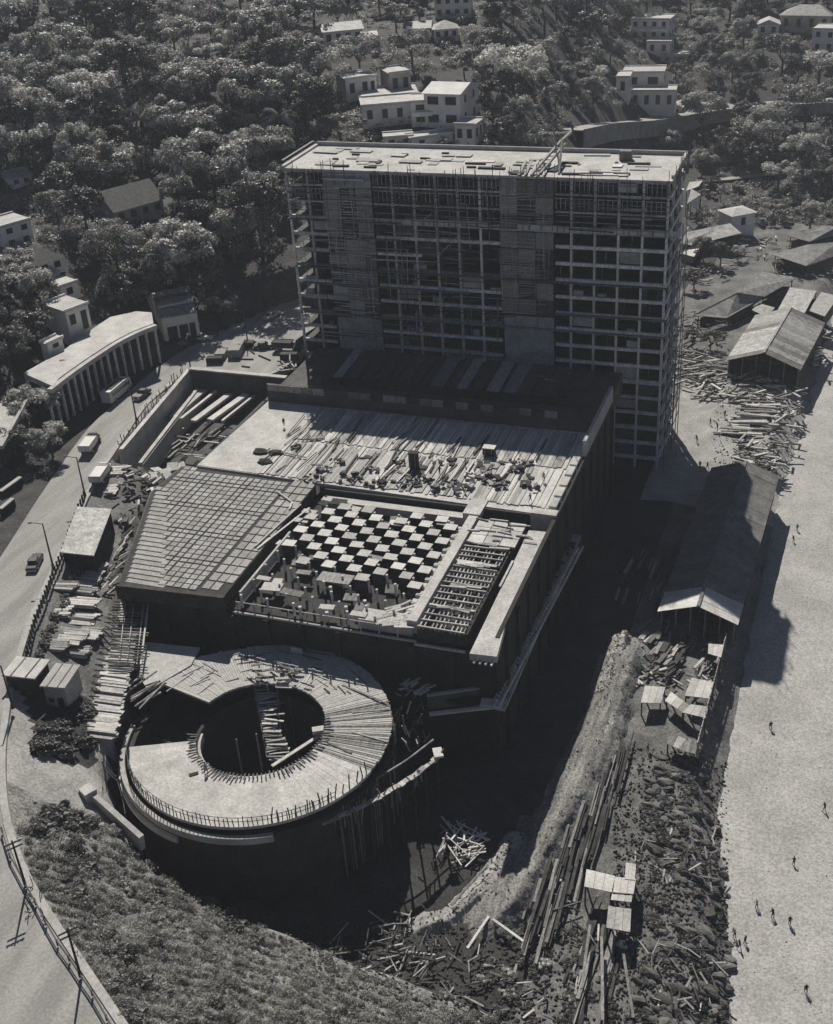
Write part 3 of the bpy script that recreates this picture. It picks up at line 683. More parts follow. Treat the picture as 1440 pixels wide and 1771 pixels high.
for k, (px, py, lb) in enumerate([(450,782,'left one of two dark tarpaulin heaps on the pale deck slab'),(477,784,'right one of two dark tarpaulin heaps on the pale deck slab'),(458,800,'dark tarpaulin heap nearest the ribbed panel on the deck')]):
    p = P(px, py, ZD-.03); bm = bmesh.new(); bmesh.ops.create_icosphere(bm, subdivisions=2, radius=1)
    for v in bm.verts: v.co = Vector((v.co.x*1.5, v.co.y*1.0, max(0, v.co.z)*.6))*(1+U(-.15, .2))
    me = bpy.data.meshes.new('tarpaulin_heap'); bm.to_mesh(me); bm.free(); me.materials.append(MATS['cloth_dark'])
    o = bpy.data.objects.new('tarpaulin_heap', me); COL.objects.link(o); o.location = p; tag(o, lb, 'tarpaulin', 'tarpaulin heaps on the deck')

# ------------------------------------------------------------------ spiral ramp drum
C = (-67.4, 110.3); RO, RI, ZS = 17.8, 8.5, 14.0
dr_ = thing('spiral_ramp', 'round spiral ramp with pale ring deck and dark central well', 'ramp', (C[0], C[1], 0))
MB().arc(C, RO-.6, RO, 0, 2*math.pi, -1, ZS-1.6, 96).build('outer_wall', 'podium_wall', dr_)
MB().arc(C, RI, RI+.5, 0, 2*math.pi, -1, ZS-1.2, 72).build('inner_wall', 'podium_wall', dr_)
MB().arc(C, RI+.5, RO-.6, 0, 2*math.pi, 9.4, 9.9, 72).build('lower_ramp', 'podium_wall', dr_)
NS = 76; a_s, a_e = math.radians(204), math.radians(527)
def zr(a): return 13.2+2.0*(a-a_s)/(a_e-a_s)
for i in range(NS):
    a0 = a_s+(a_e-a_s)*i/NS; a1 = a_s+(a_e-a_s)*(i+1)/NS; dg = math.degrees((a0+a1)/2)
    if dg < 350: m_ = 'concrete_pale'; g = .0
    elif dg < 397: m_ = 'timber'; g = .02
    else: m_ = 'plank_ring'; g = .008
    z = zr(a0); ro = RO-.2
    if dg > 490: ro = RO+(dg-490)/37*2.0
    if dg > 350:
        for q in range(3):
            b0 = a0+(a1-a0)*q/3; b1 = a0+(a1-a0)*(q+1)/3; MB().arc(C, RI+.2+U(0, .15), ro+U(-.12, .1), b0, b1-g*.35, z-.3, z+U(-.02, .05), 1).build('ramp_plank', 'plank_ring' if m_ == 'timber' and random.random() < .55 else m_, dr_)
        MB().arc(C, RI+.2, RO-.3, a0, a1, z-.5, z-.32, 1).build('ramp_panel', 'timber_dark', dr_)
    else: MB().arc(C, RI+.2, ro, a0, a1-g, z-.45, z, 2).build('ramp_panel', m_, dr_)
MB().sheet([P(*q, 15.3) for q in [(240,1168),(255,1194),(330,1150),(345,1120),(250,1110)]], .4).build('corner_platform', 'plank_ring', dr_)
for k in range(34):       # long boards bent round the back of the ring
    a = U(math.radians(402), math.radians(515)); r_ = U(RI+1, RO-.6); da = U(.08, .35); z = zr(a)+.08+.001*k
    bm_('ring_board', random.choice(['timber','timber_dark','plank_ring','timber_light']), dr_, (C[0]+r_*math.cos(a), C[1]+r_*math.sin(a), z), (C[0]+(r_+U(-.6, .6))*math.cos(a+da), C[1]+(r_+U(-.6, .6))*math.sin(a+da), z+.03), U(.1, .25), .07)
for i in range(10):      # boards over the back and right of the ring
    a = U(math.radians(352), math.radians(512)); dg = math.degrees(a); r1 = U(RI+.6, RO-4); r2 = min(r1+U(2, 7), RO-.2); z = zr(a)+.06
    sk = U(-.12, .12) if dg < 400 else U(-.45, .2)
    bm_('ramp_board', random.choice(['timber_light','timber','pan','timber_light']), dr_, (C[0]+r1*math.cos(a), C[1]+r1*math.sin(a), z+.001*i%.1), (C[0]+r2*math.cos(a+sk), C[1]+r2*math.sin(a+sk), z+.02), U(.15, .4), .07)
# lip around the left and front, rail of thin posts
MB().arc(C, RO+.25, RO+.9, math.radians(188), math.radians(300), ZS-2.2, ZS-1.2, 40).build('outer_lip', 'concrete', dr_)
MB().arc(C, RO+.9, RO+1.3, math.radians(196), math.radians(262), ZS-3.2, ZS-2.4, 24).build('outer_lip', 'concrete_pale', dr_)
for k in range(62):
    a = math.radians(207+k*1.95); z = zr(a); p = Vector((C[0]+(RO-.35)*math.cos(a), C[1]+(RO-.35)*math.sin(a), z))
    bm_('rail_post', 'iron', dr_, p-Vector((0, 0, .3)), p+Vector((U(-.12, .12), U(-.12, .12), U(.9, 1.7))), .09, .09)
for hh, r_ in ((.5, RO-.32), (1.05, RO-.38)):
    MB().arc(C, r_, r_+.06, math.radians(207), math.radians(328), ZS+hh-.03, ZS+hh+.03, 40).build('rail', 'iron', dr_)
for k in range(14):
    a = math.radians(300+k*3.6+U(-1, 1)); p = Vector((C[0]+(RO-.6)*math.cos(a), C[1]+(RO-.6)*math.sin(a), zr(a)))
    bm_('rail_post', 'timber_dark', dr_, p, p+Vector((U(-.3, .3), U(-.3, .3), U(1.2, 2.2))), .12, .12)
for k in range(56):       # starter bars round the well
    a = math.radians(198+k*3.4); z = zr(max(a, a_s))+.1; r_ = RI+U(.2, 1.2)
    bm_('starter_bar', 'iron', dr_, (C[0]+(RI+.1)*math.cos(a), C[1]+(RI+.1)*math.sin(a), z+U(0, .25)), (C[0]+(r_+.5)*math.cos(a), C[1]+(r_+.5)*math.sin(a), z+.25), .16, .12)
MB().arc(C, RI-.35, RI, math.radians(190), math.radians(372), ZS-2.6, ZS-1.4, 48).build('well_rim', 'concrete', dr_)
MB().arc(C, RI-1.1, RI-.36, math.radians(215), math.radians(285), ZS-4.0, ZS-3.6, 24).build('well_ledge', 'timber', dr_)
a, b = P(470, 1325, 11.5), P(555, 1270, 11.8); bm_('well_plank', 'timber_light', dr_, a, b, .5, .15); bm_('well_plank', 'timber', dr_, a+Vector((.5, 1, 0)), b+Vector((.3, .9, 0)), .3, .15)
p = P(550, 1263, 12.4); bx('well_box', 'coffer', dr_, p, (1.6, 1.0, .6), .5)
p = P(335, 1340, zr(4.0)); bx('ring_patch', 'timber_dark', dr_, (p.x, p.y, zr(4.0)+.1), (1.2, .5, .2), .7)
# scaffold tower in the well
sc = P(462, 1245, 8)
st = thing('well_scaffold', 'tangled timber scaffold stair rising in the dark well of the spiral ramp', 'scaffold', (sc.x, sc.y, 0))
c0 = Vector((-68.6, 113.5))
for dx, dy in ((-1.6, -5), (1.6, -5), (-1.6, 5), (1.6, 5)): bm_('post', 'timber', st, (c0.x+dx, c0.y+dy, -1), (c0.x+dx, c0.y+dy, 13+U(0, 2)), .2, .2)
for k in range(30):
    f_ = k/29; p = P(438+f_*28+U(-3, 3), 1185+f_*128, 13.5-f_*4); L = U(1.6, 3.2)
    bm_('tread', random.choice(['timber_light','timber','coffer']), st, p, p+Vector((L, U(.2, 1.1), U(-.2, .5))), U(.2, .5), .12)
for k in range(16):
    f_ = k/15; p = P(470+f_*18+U(-4, 4), 1180+f_*125, 13-f_*4); bm_('brace', 'timber', st, p, p+Vector((U(-1, 1.5), U(-2, 1), U(-2.5, 1.5))), .14, .14)
bm_('stringer', 'timber', st, P(438, 1178, 14), P(462, 1310, 9), .25, .3); bm_('stringer', 'timber', st, P(478, 1178, 14), P(488, 1312, 9), .25, .3)
for k in range(22):
    p = P(U(430, 510), U(1148, 1178), 15.2+U(0, .4)); bm_('platform_board', random.choice(['timber','timber','timber_dark','plank_ring']), dr_, p, p+Vector((U(-2, 3), U(-1, 1), U(-.2, .3))), U(.2, .5), .12)
p = P(492, 1182, 14.6); bx('form_sheet', 'coffer', dr_, p, (2.4, 1.8, .15), .2, .1)
p = P(512, 1117, 16); bx('hanging_sheet', 'coffer', dr_, (p.x, 126.2, 15.2), (1.8, .12, .9), 0)
# outer walkway on the right, scaffold jumble beside it
wp = smooth([Vector(v) for v in resample([P(*q, 11.5) for q in [(556,1424),(610,1402),(665,1374),(715,1343),(762,1306)]], 26)], 2)
for i in range(25):
    a, b = wp[i], wp[i+1]; bm_('walkway_board', 'timber_light' if i % 3 else 'coffer', dr_, a+Vector((U(-.1, .1), U(-.1, .1), U(0, .1))), b+Vector((U(-.1, .1), U(-.1, .1), U(0, .1))), U(.45, .95), .12)
    if i % 3 == 0: bm_('walkway_post', 'timber_dark', dr_, (a.x, a.y, -1), (a.x, a.y, 11.4), .2, .2)
    if random.random() < .5: bm_('walkway_strut', 'timber', dr_, a+Vector((0, 0, U(-3, 0))), a+Vector((U(-1, 1), U(-1, 1), U(.3, 1.4))), .14, .14)
wq = [Vector((p.x-1.6, p.y+1.9, 12.2)) for p in wp]
for a, b in zip(wq, wq[1:]): bm_('walkway_rail', 'timber', dr_, a, b, .2, .2)
for k in range(26):       # shuttering hung on the drum face below
    a = math.radians(328+k*1.7); bm_('shutter_post', random.choice(['timber','timber_dark']), dr_, (C[0]+(RO+.15)*math.cos(a), C[1]+(RO+.15)*math.sin(a), 1), (C[0]+(RO+.15)*math.cos(a), C[1]+(RO+.15)*math.sin(a), 11.5+U(-1, 1)), .16, .16)
p = P(757, 1302, 12); bx('form_sheet', 'coffer', dr_, p, (1.2, 1.8, .3), .5); 
sj = P(712, 1220, 6)
sjt = thing('scaffold_jumble', 'jumbled scaffold poles beside the right rim of the spiral ramp', 'scaffold', (sj.x, sj.y, 0))
for k in range(46):
    p = P(U(682, 742), U(1182, 1290), U(6, 13)); d = Vector((U(-1.2, 1.2), U(-1.2, 1.2), U(-2.5, 2.5)))
    bm_('pole', random.choice(['timber_light','timber','timber','coffer']) if p.z > 10 else 'timber', sjt, p, p+d, .16, .16)
for k in range(10):
    p = P(690+k*5, 1188+U(-6, 14), 14); bm_('board', 'coffer', sjt, p, p+Vector((U(.3, 1), U(1.0, 2.4), U(-.8, .2))), .35, .1)
for k in range(6): bm_('upright', 'timber_dark', sjt, (sj.x-2+k*.9, sj.y+U(-3, 3), 0), (sj.x-2+k*.9, sj.y+U(-3, 3), 13), .18, .18)

# ------------------------------------------------------------------ left side of the site
wk = P(200, 1150, 15.5)
wkt = thing('plank_walkway', 'long sloping plank walkway lying between the road and the spiral ramp', 'walkway', (wk.x, wk.y, 14))
def WZ(px, py): return G(px, py).z+.45
for k in range(92):
    f_ = k/91; py = 1042+f_*232; xl = 207-f_*56+U(-5, 3); xr = np.interp(f_, [0, .45, 1], [240, 226, 196])+U(-3, 8)
    z = max(15.2, WZ((xl+xr)/2, py))
    bm_('walkway_board', random.choice(['coffer','timber_light','coffer','pan']), wkt, P(xl, py-2, z)+Vector((0, 0, U(0, .06))), P(xr, py+4, z)+Vector((0, 0, U(0, .06))), .46, .08)
for (a, b, wd) in (((258,1030),(243,1150),.25), ((250,1030),(236,1150),.15), ((232,1038),(220,1140),.12), ((217,1038),(205,1150),.12)):
    bm_('walkway_rail', 'coffer', wkt, P(*a, 18), P(*b, 17), wd, wd)
for k in range(26):
    f_ = k/25; a = P(196-f_*10, 1040+f_*115, 17.4); b = P(262-f_*14, 1044+f_*115, 17.4); bm_('walkway_joist', random.choice(['timber_dark','iron','timber']), wkt, a, b+Vector((U(-1, .4), 0, 0)), .13, .13)
for k in range(24):
    f_ = k/23; p = P(205-f_*54, 1046+f_*226, 16); p.z = WZ(205-f_*54, 1046+f_*226)+.2; bm_('edge_stick', 'timber_dark', wkt, p-Vector((.9, 0, 0)), p+Vector((U(.2, .9), U(-.2, .2), .1)), .16, .16)
for k in range(10):
    a = P(205+k*4+U(-5, 5), 1190+k*4, 15.2); bm_('loose_pole', 'timber_light' if k % 2 else 'timber', wkt, a, a+Vector((U(1, 3), U(2.5, 5), U(-.4, 1.2))), .2, .2)

def pxroof(name, label, cat, planes, zg, mat='metal_roof', th=.16, wall=None, posts=True, group=None, inset=.6, sheets=0):
    """open building given by its roof planes (photo points with heights); posts down to the ground, boarded walls set in under the eaves"""
    allp = [P(*q) for pl in planes for q in pl]
    c = sum(allp, Vector())/len(allp); t = thing(name, label, cat, (c.x, c.y, zg), group)
    for i, pl in enumerate(planes):
        pts = [P(*q) for q in pl]
        nrm = sum((pts[k].x*pts[(k+1) % len(pts)].y-pts[(k+1) % len(pts)].x*pts[k].y) for k in range(len(pts)))
        if nrm < 0: pts = pts[::-1]
        if sheets and len(pts) == 4:
            for s_ in range(sheets):
                f0, f1 = s_/sheets, (s_+.97)/sheets
                MB().sheet([pts[0].lerp(pts[1], f0), pts[0].lerp(pts[1], f1), pts[3].lerp(pts[2], f1), pts[3].lerp(pts[2], f0)], th+U(0, .06)).build('roof_sheet', mat if isinstance(mat, str) else random.choice(mat), t)
        else: MB().sheet(pts, th).build('roof', mat if isinstance(mat, str) else mat[i % len(mat)], t)
    xs_ = [p.x for p in allp]; ys_ = [p.y for p in allp]; zm_ = min(p.z for p in allp)-th
    if posts:
        for p in allp:
            q = c+(p-c)*.9; MB().span(q.x-.12, q.x+.12, q.y-.12, q.y+.12, zg-.3, min(p.z, q.z+9)-th-.02).build('post', 'timber_dark', t)
    if wall:
        hull = sorted(allp, key=lambda p: math.atan2(p.y-c.y, p.x-c.x)); hull = [c+(p-c)*.86 for p in hull]
        for a, b in zip(hull, hull[1:]+hull[:1]):
            MB().beam((a.x, a.y, (zg-.5+zm_-.3)/2), (b.x, b.y, (zg-.5+zm_-.3)/2), .15, zm_-zg+.2).build('wall', wall, t)
    return t
pxroof('site_shed', 'open site shed with one broad pale flat roof beside the road fence', 'shed', [[(133,876,22.6),(193,880,22.6),(162,961,22.2),(104,955,22.2)]], 18.2, 'metal_roof', wall='timber_dark', sheets=0)  # dark walls added beneath the open roof to keep its underside unlit
def hut(name, label, px, py, dims, rz, z, mats, roof='metal_roof'):
    p = G(px, py); t = thing(name, label, 'hut', p); a, b, h = dims
    MB().box(p+Vector((0, 0, h/2)), (a, b, h), rz).build('wall', mats, t)
    MB().box(p+Vector((0, 0, h+.12)), (a+.6, b+.6, .2), rz).build('roof', roof, t)
    R = Matrix.Rotation(rz, 3, 'Z')
    MB().box(p+R@Vector((a*.2, -b/2-.03, 1.0)), (.9, .08, 2.0), rz).build('door', 'timber_dark', t)
    MB().box(p+R@Vector((-a*.25, -b/2-.03, 1.5)), (.8, .08, .7), rz).build('window', 'opening', t)
    for s_ in (-1, 1): MB().box(p+R@Vector((s_*a*.25, 0, h+.27)), (.15, b+.5, .1), rz).build('roof_batten', 'timber', t)
    return t
hut('site_hut', 'small pale hut with flat white roof beside the road fence', 54, 1190, (4.4, 3.6, 2.8), .1, 17.6, 'timber_dark', 'coffer')
hut('site_hut', 'grey boxy hut standing right of the white roofed hut', 116, 1216, (3.0, 4.4, 3.8), .15, 16.2, 'grey_wall', 'concrete')
# stacked boards and sheets on the narrow yard between road and podium
def stack(name, label, px, py, n, L, W, z, rz, mats, cat='stack', group=None, layer=.22):
    p = G(px, py); t = thing(name, label, cat, p, group); R = Matrix.Rotation(rz, 3, 'Z'); nl = max(1, int(W/.5))
    k = 0; lay = 0
    while k < n:
        for j in range(nl):
            if k >= n: break
            c = p+R@Vector((U(-.3, .3), -W/2+(j+.5)*W/nl, .1+lay*layer)); k += 1
            bx('board', random.choice(mats), t, c, (L*U(.8, 1.05), W/nl*.85, layer*.8), rz+U(-.05, .05))
        lay += 1
    return t
stack('board_stack', 'pale board stack lying across the narrow yard by the fence', 140, 1048, 14, 6, 2.5, 17.4, .15, ['coffer','timber_light'])
stack('board_stack', 'striped pale and dark board stack above the two site huts', 140, 1075, 10, 5, 3.5, 17.2, .12, ['coffer','timber_dark'])
stack('board_stack', 'flat sheet pile directly above the grey boxy hut', 118, 1108, 12, 6, 4, 17.0, .1, ['coffer','timber_light','pan'])
stack('board_stack', 'sheet pile just below the open pale roofed shed', 145, 1003, 16, 6, 5, 17.8, .1, ['coffer','timber_light','pan'])
stack('board_stack', 'board pile between parked lorry and podium pit', 203, 818, 18, 4, 4, 19.6, .3, ['coffer','timber_light','timber'])
stack('board_stack', 'narrow pale board pile left of the debris heap', 197, 850, 10, 2, 4.5, 19.4, .2, ['coffer','coffer','timber_light'])
for (px, py, n, L, W, rz, lb) in [(112,1022,12,4,2.4,.2,'low pale plank pile left of the sheet pile below the open shed'),(150,1028,10,3.5,2,.05,'small pale plank pile below the sheet pile by the podium corner'),(105,1060,10,3,3,.3,'plank pile between the fence weeds and the striped stack'),(155,1100,12,3.5,3,.1,'tall plank pile right of the flat sheet pile'),(96,1120,10,4,2.5,.2,'plank pile above the small white roofed hut'),(135,1135,12,4,2.5,.1,'plank pile just above the grey boxy hut roof'),(170,985,8,2.5,3,1.2,'narrow plank pile at the right corner of the open shed')]:
    stack('board_stack', lb, px, py, n, L, W, 17, rz, ['coffer','timber_light','pan','timber'])
dh = G(232, 850); dht = thing('debris_heap', 'dark heap of broken formwork left of the ribbed panel', 'heap', dh)
for k in range(70):
    p = G(U(205, 268), U(812, 915))+Vector((0, 0, U(0, 1.4))); 
    bm_('scrap', random.choice(['timber','timber_dark','coffer','timber_dark','iron']), dht, p, p+Vector((U(-1.6, 1.6), U(-1.6, 1.6), U(-.5, .9))), U(.2, .8), U(.08, .3))
for k in range(26):
    f_ = k/25; p = G(222-f_*40+U(-9, 9), 915+f_*120)+Vector((0, 0, U(.1, .8)))
    bm_('scrap', random.choice(['timber','timber_light','timber_dark','coffer']), dht, p, p+Vector((U(-.6, 1.2), U(1, 3), U(0, .6))), .25, .12)
# beams propped at the road wall, low wall with dark face
pb = P(45, 1330, 16); pbt = thing('propped_beams', 'long pale beams propped against the road bank near the scrub slope', 'beams', pb)
for (a, b, wd) in (((52,1255),(45,1378),.5), ((70,1285),(56,1385),.5), ((20,1340),(24,1425),.35), ((28,1335),(30,1420),.3), ((30,1252),(60,1300),.7), ((60,1385),(36,1430),.4)):
    bm_('beam', 'coffer' if wd > .4 else 'timber_light', pbt, P(*a, 18.2), P(*b, 16), wd, .35)
for k in range(8): bm_('prop', 'timber_dark', pbt, P(30+k*4, 1300+k*8, 15), P(30+k*4, 1300+k*8, 17.5)+Vector((U(-1, 1), 0, 0)), .15, .15)
lw = P(190, 1420, 14); lwt = thing('low_wall', 'straight concrete wall with dark shaded face below the bare earth patch', 'wall', lw)
bm_('wall_run', 'concrete', lwt, P(156, 1378, 15.0), P(246, 1458, 13.6), .7, 2.4); bm_('wall_end', 'concrete_pale', lwt, P(148, 1372, 15.2), P(160, 1384, 15.2), 1.6, 2.6)
fp = P(180, 1330, 15)
wf = thing('wire_fence', 'thin post fence beside the bare earth patch and spiral ramp', 'fence', fp)
pts = [P(181, 1335, 14.2), P(180, 1400, 14), P(205, 1360, 14), P(215, 1395, 13.8), P(220, 1425, 13.6)]
for p in pts: bm_('post', 'iron', wf, p, p+Vector((0, 0, 1.8)), .1, .1)
for a, b in ((0, 2), (2, 3), (3, 4), (0, 1)):
    for h in (.8, 1.5): bm_('wire', 'iron', wf, pts[a]+Vector((0, 0, h)), pts[b]+Vector((0, 0, h)), .04, .04)

# fences and poles along the road
def tangent(px, py):
    p = P(px, py, ZR); q = min(range(len(RR)-1), key=lambda i: (RR[i]-Vector((p.x, p.y))).length); d = RR[q+1]-RR[q]; return math.atan2(d.y, d.x)
rf = P(90, 1000, ZR); rft = thing('road_fence', 'row of short dark fence posts along the site edge of the road', 'fence', rf)
prev = None
for k in range(40):
    f_ = k/39; px = np.interp(f_, [0, .35, .7, 1], [146, 108, 62, 36]); py = np.interp(f_, [0, .35, .7, 1], [862, 965, 1080, 1185])
    p = P(px, py, ZR+.16); bm_('post', 'timber_dark', rft, p, p+Vector((U(-.1, .1), 0, 1.5)), .22, .22)
    if prev: bm_('rail', 'timber_dark', rft, prev+Vector((0, 0, 1.1)), p+Vector((0, 0, 1.1)), .06, .12)
    prev = p
rs = P(230, 725, ZR); rst = thing('stake_fence', 'ragged stakes along the road above the sunken bay', 'fence', rs)
prev = None
for k in range(26):
    f_ = k/25; p = P(205+f_*112, 782-f_*132, ZR+.1)+Vector((U(-.4, .4), 0, 0)); q = p+Vector((U(-.4, .4), U(-.3, .3), U(1.2, 3.0)))
    bm_('stake', random.choice(['timber_dark','timber']), rst, p, q, .12, .12)
    if prev: bm_('rail', 'timber', rst, prev+Vector((0, 0, .9)), p+Vector((0, 0, .9)), .1, .18)
    prev = p
def lamp_post(px, py, h, label, arm=1.6):
    p = P(px, py, ZR+.1); t = thing('lamp_post', label, 'lamp post', p, 'lamp posts along the road')
    a = tangent(px, py)+math.pi/2
    MB().tube(p, p+Vector((0, 0, h)), .16, .09).build('pole', 'timber_dark', t)
    MB().tube(p, p+Vector((0, 0, .7)), .26, .22).build('base', 'concrete_dark', t)
    q = p+Vector((0, 0, h-.1)); e = q+Vector((math.cos(a)*arm, math.sin(a)*arm, .35))
    MB().tube(q, e, .06, .05).build('arm', 'iron', t)
    MB().tube(e, e+Vector((math.cos(a)*.5, math.sin(a)*.5, -.05)), .12, .17).build('lamp_head', 'metal_roof', t)
lamp_post(147, 858, 7.5, 'lamp post at the fence just above the pale roofed shed')
lamp_post(92, 982, 8, 'lamp post beside the car driving near the pale roofed shed')
lamp_post(236, 728, 8, 'lamp post at the stakes beside the bus on the road')
lamp_post(428, 592, 7, 'lamp post by the material stacks near the tower foot')
lamp_post(330, 641, 7, 'lamp post at the top corner of the sunken bay')
lamp_post(22, 1225, 7, 'lamp post at the road bend beside the small white hut')
ups = []
for (px, py, h, lb) in ((45, 1535, 7.0, 'upper of two utility poles along the road kerb at the lower left'), (140, 1690, 7.0, 'lower of two utility poles along the road kerb at the lower left')):
    p = P(px, py, ZR+.16); t = thing('utility_pole', lb, 'utility pole', p, 'utility poles on the kerb')
    MB().tube(p, p+Vector((0, 0, h)), .15, .1).build('pole', 'timber_dark', t)
    for k, z in enumerate((h-.35, h-1.0)): MB().box(p+Vector((0, 0, z)), (1.9, .14, .14), .9).build('crossarm', 'timber_dark', t)
    for s_ in (-.8, -.3, .3, .8): MB().tube(p+Vector((math.cos(.9)*s_, math.sin(.9)*s_, h-.28)), p+Vector((math.cos(.9)*s_, math.sin(.9)*s_, h-.1)), .07).build('insulator', 'white_wall', t)
kr = P(60, 1560, ZR); krt = thing('kerb_railing', 'dark pipe railing following the road kerb at the lower left', 'railing', kr)
kp = [P(px, py, ZR+.16) for px, py in [(4,1440),(18,1485),(42,1530),(62,1565),(80,1600),(100,1635),(120,1662),(138,1690),(160,1722),(185,1765),(205,1800)]]
for a, b in zip(kp, kp[1:]): bm_('rail', 'iron', krt, a+Vector((0, 0, .75)), b+Vector((0, 0, .75)), .12, .12); bm_('rail', 'iron', krt, a+Vector((0, 0, .4)), b+Vector((0, 0, .4)), .07, .07)
for p in kp: bm_('post', 'iron', krt, p, p+Vector((0, 0, .85)), .16, .16)
for k in range(16):
    p = P(48+U(0, 30), 1530+U(0, 70), ZR+.2); bm_('twist', 'iron', krt, p, p+Vector((U(-.5, .5), U(-.5, .5), U(.2, 1))), .08, .08)

# ------------------------------------------------------------------ vehicles
def wheels(t, L, W, r, xs_):
    for x in xs_:
        for s_ in (-1, 1):
            y = s_*(W/2-.12); o = MB().tube((x, y-.11, r), (x, y+.11, r), r, n=14).build('wheel', 'rubber', t)
            MB().tube((x, y+s_*.115, r), (x, y+s_*.14, r), r*.5, n=10).build('hub', 'chrome', o)
def local_parent(t, fn):
    """parts are built in the vehicle's own frame, then the vehicle is set down and turned"""
    loc = t.location.copy(); t.location = (0, 0, 0); fn(); t.location = loc
def loft(name, mat, t, prof, W, inset):
    """side profile (x, z bottom, z top, half-width factor) lofted into a rounded body"""
    mb = MB(); vs = []; fs = []; ring = 8
    for (x, z0, z1, wf_) in prof:
        w_ = W/2*wf_; vs += [(x,-w_*.92,z0),(x,-w_,z0+(z1-z0)*.3),(x,-w_*.98,z0+(z1-z0)*.75),(x,-w_*inset,z1),(x,w_*inset,z1),(x,w_*.98,z0+(z1-z0)*.75),(x,w_,z0+(z1-z0)*.3),(x,w_*.92,z0)]
    n = len(prof)
    for i in range(n-1):
        for j in range(ring): fs.append((i*ring+j, (i+1)*ring+j, (i+1)*ring+(j+1) % ring, i*ring+(j+1) % ring))
    fs += [tuple(range(ring)), tuple(range((n-1)*ring, n*ring))[::-1]]
    mb.add(vs, fs); return mb.build(name, mat, t)
def car(px, py, label, paint, flip=False, rz=None, z=ZR):
    p = P(px, py, z); t = thing('parked_car' if rz is not None else 'car', label, 'car', p)
    def mk():
        loft('body', paint, t, [(-2.4,.35,.75,.8),(-2.25,.3,.85,.95),(-1.2,.28,.95,1),(.9,.28,.98,1),(2.0,.3,.9,.96),(2.35,.35,.75,.8)], 1.85, .8)
        loft('cabin', paint, t, [(-1.5,.9,.95,.8),(-1.05,.9,1.42,.86),(.15,.9,1.48,.88),(.75,.92,1.0,.82)], 1.7, .8)
        MB().add([(.72,-.62,1.02),(.72,.62,1.02),(.22,.56,1.46),(.22,-.56,1.46)], [(0,1,2,3)]).build('windscreen', 'glass', t)
        MB().add([(-1.5,.6,1.0),(-1.5,-.6,1.0),(-1.12,-.54,1.4),(-1.12,.54,1.4)], [(0,1,2,3)]).build('rear_window', 'glass', t)
        for s_ in (-1, 1): MB().span(-1.0, .1, s_*.755-.02, s_*.755+.02, 1.02, 1.34).build('side_window', 'glass', t); MB().tube((2.3, s_*.62, .68), (2.42, s_*.62, .68), .12, n=10).build('headlight', 'chrome', t)
        MB().span(2.36, 2.5, -.8, .8, .4, .52).build('bumper', 'chrome', t); MB().span(-2.55, -2.4, -.8, .8, .4, .52).build('bumper', 'chrome', t)
        wheels(t, 4.8, 1.85, .34, (-1.45, 1.4))
    local_parent(t, mk); t.rotation_euler.z = rz if rz is not None else tangent(px, py)+(math.pi if flip else 0); return t
def truck(px, py, label, paint, box='paint_light', flip=False, rz=None, bus=False, z=ZR):
    p = P(px, py, z); t = thing('bus' if bus else 'truck', label, 'bus' if bus else 'truck', p)
    def mk():
        if bus:
            loft('body', paint, t, [(-4.2,.5,2.6,.9),(-4.0,.45,2.85,1),(3.6,.45,2.85,1),(4.1,.5,2.5,.92)], 2.4, .86)
            for k in range(7):
                for s_ in (-1, 1): MB().span(-3.4+k*1.0, -2.6+k*1.0, s_*1.2-.02, s_*1.2+.02, 1.6, 2.25).build('window', 'glass', t)
            MB().span(4.06, 4.13, -.95, .95, 1.5, 2.3).build('windscreen', 'glass', t)
            MB().span(-2.8, 2.4, -.7, .7, 2.86, 2.98).build('roof_rack', 'concrete_dark', t)
            wheels(t, 8, 2.4, .48, (-2.4, 2.6))
        else:
            loft('cab', paint, t, [(1.3,.6,2.1,.9),(1.6,.55,2.25,.95),(2.4,.55,2.1,.92),(2.5,.55,1.3,.88),(3.6,.55,1.2,.7),(3.75,.6,.95,.6)], 2.0, .8)
            MB().span(-3.0, 1.15, -1.05, 1.05, .85, 1.0).build('bed', 'timber', t)
            for a in ((-3.0,1.15,-1.1,-1.02),(-3.0,1.15,1.02,1.1),(-3.08,-3.0,-1.1,1.1),(1.15,1.22,-1.1,1.1)): MB().span(*a, 1.0, 2.15).build('side_board', box, t)
            MB().span(-2.95, 1.1, -1.0, 1.0, 1.9, 2.05).build('load', box, t)
            MB().span(2.47, 2.52, -.75, .75, 1.4, 1.95).build('windscreen', 'glass', t)
            wheels(t, 6.5, 2.1, .45, (-1.9, 2.6))
    local_parent(t, mk); t.rotation_euler.z = rz if rz is not None else tangent(px, py)+(math.pi if flip else 0); return t
car(61, 977, 'car driving alone on the pale road by the lamp post', 'paint_dark')
truck(203, 686, 'pale roofed bus on the road beside the arcade wall', 'paint_light', bus=True)
car(246, 686, 'dark car right of the bus on the road', 'paint_dark', True)
truck(157, 776, 'box truck in the middle of the road beside the tree shadow', 'paint_dark', 'paint_light')
truck(176, 828, 'light truck parked at the fence above the pale roofed shed', 'paint_light', 'paint_light', rz=1.8)
car(349, 588, 'pale roofed car parked below the gabled roadside house', 'paint_light')
car(362, 580, 'dark car parked just behind the pale roofed car', 'paint_dark')
car(470, 549, 'car on the road just left of the tower foot', 'paint_light')
truck(497, 606, 'dark truck parked against the tower foot', 'paint_dark', 'timber_dark', rz=.1)
car(458, 602, 'round dark car parked beside the material stacks', 'paint_dark', rz=.4)
car(208, 668, 'pale car just behind the bus in the arcade shade', 'paint_light')
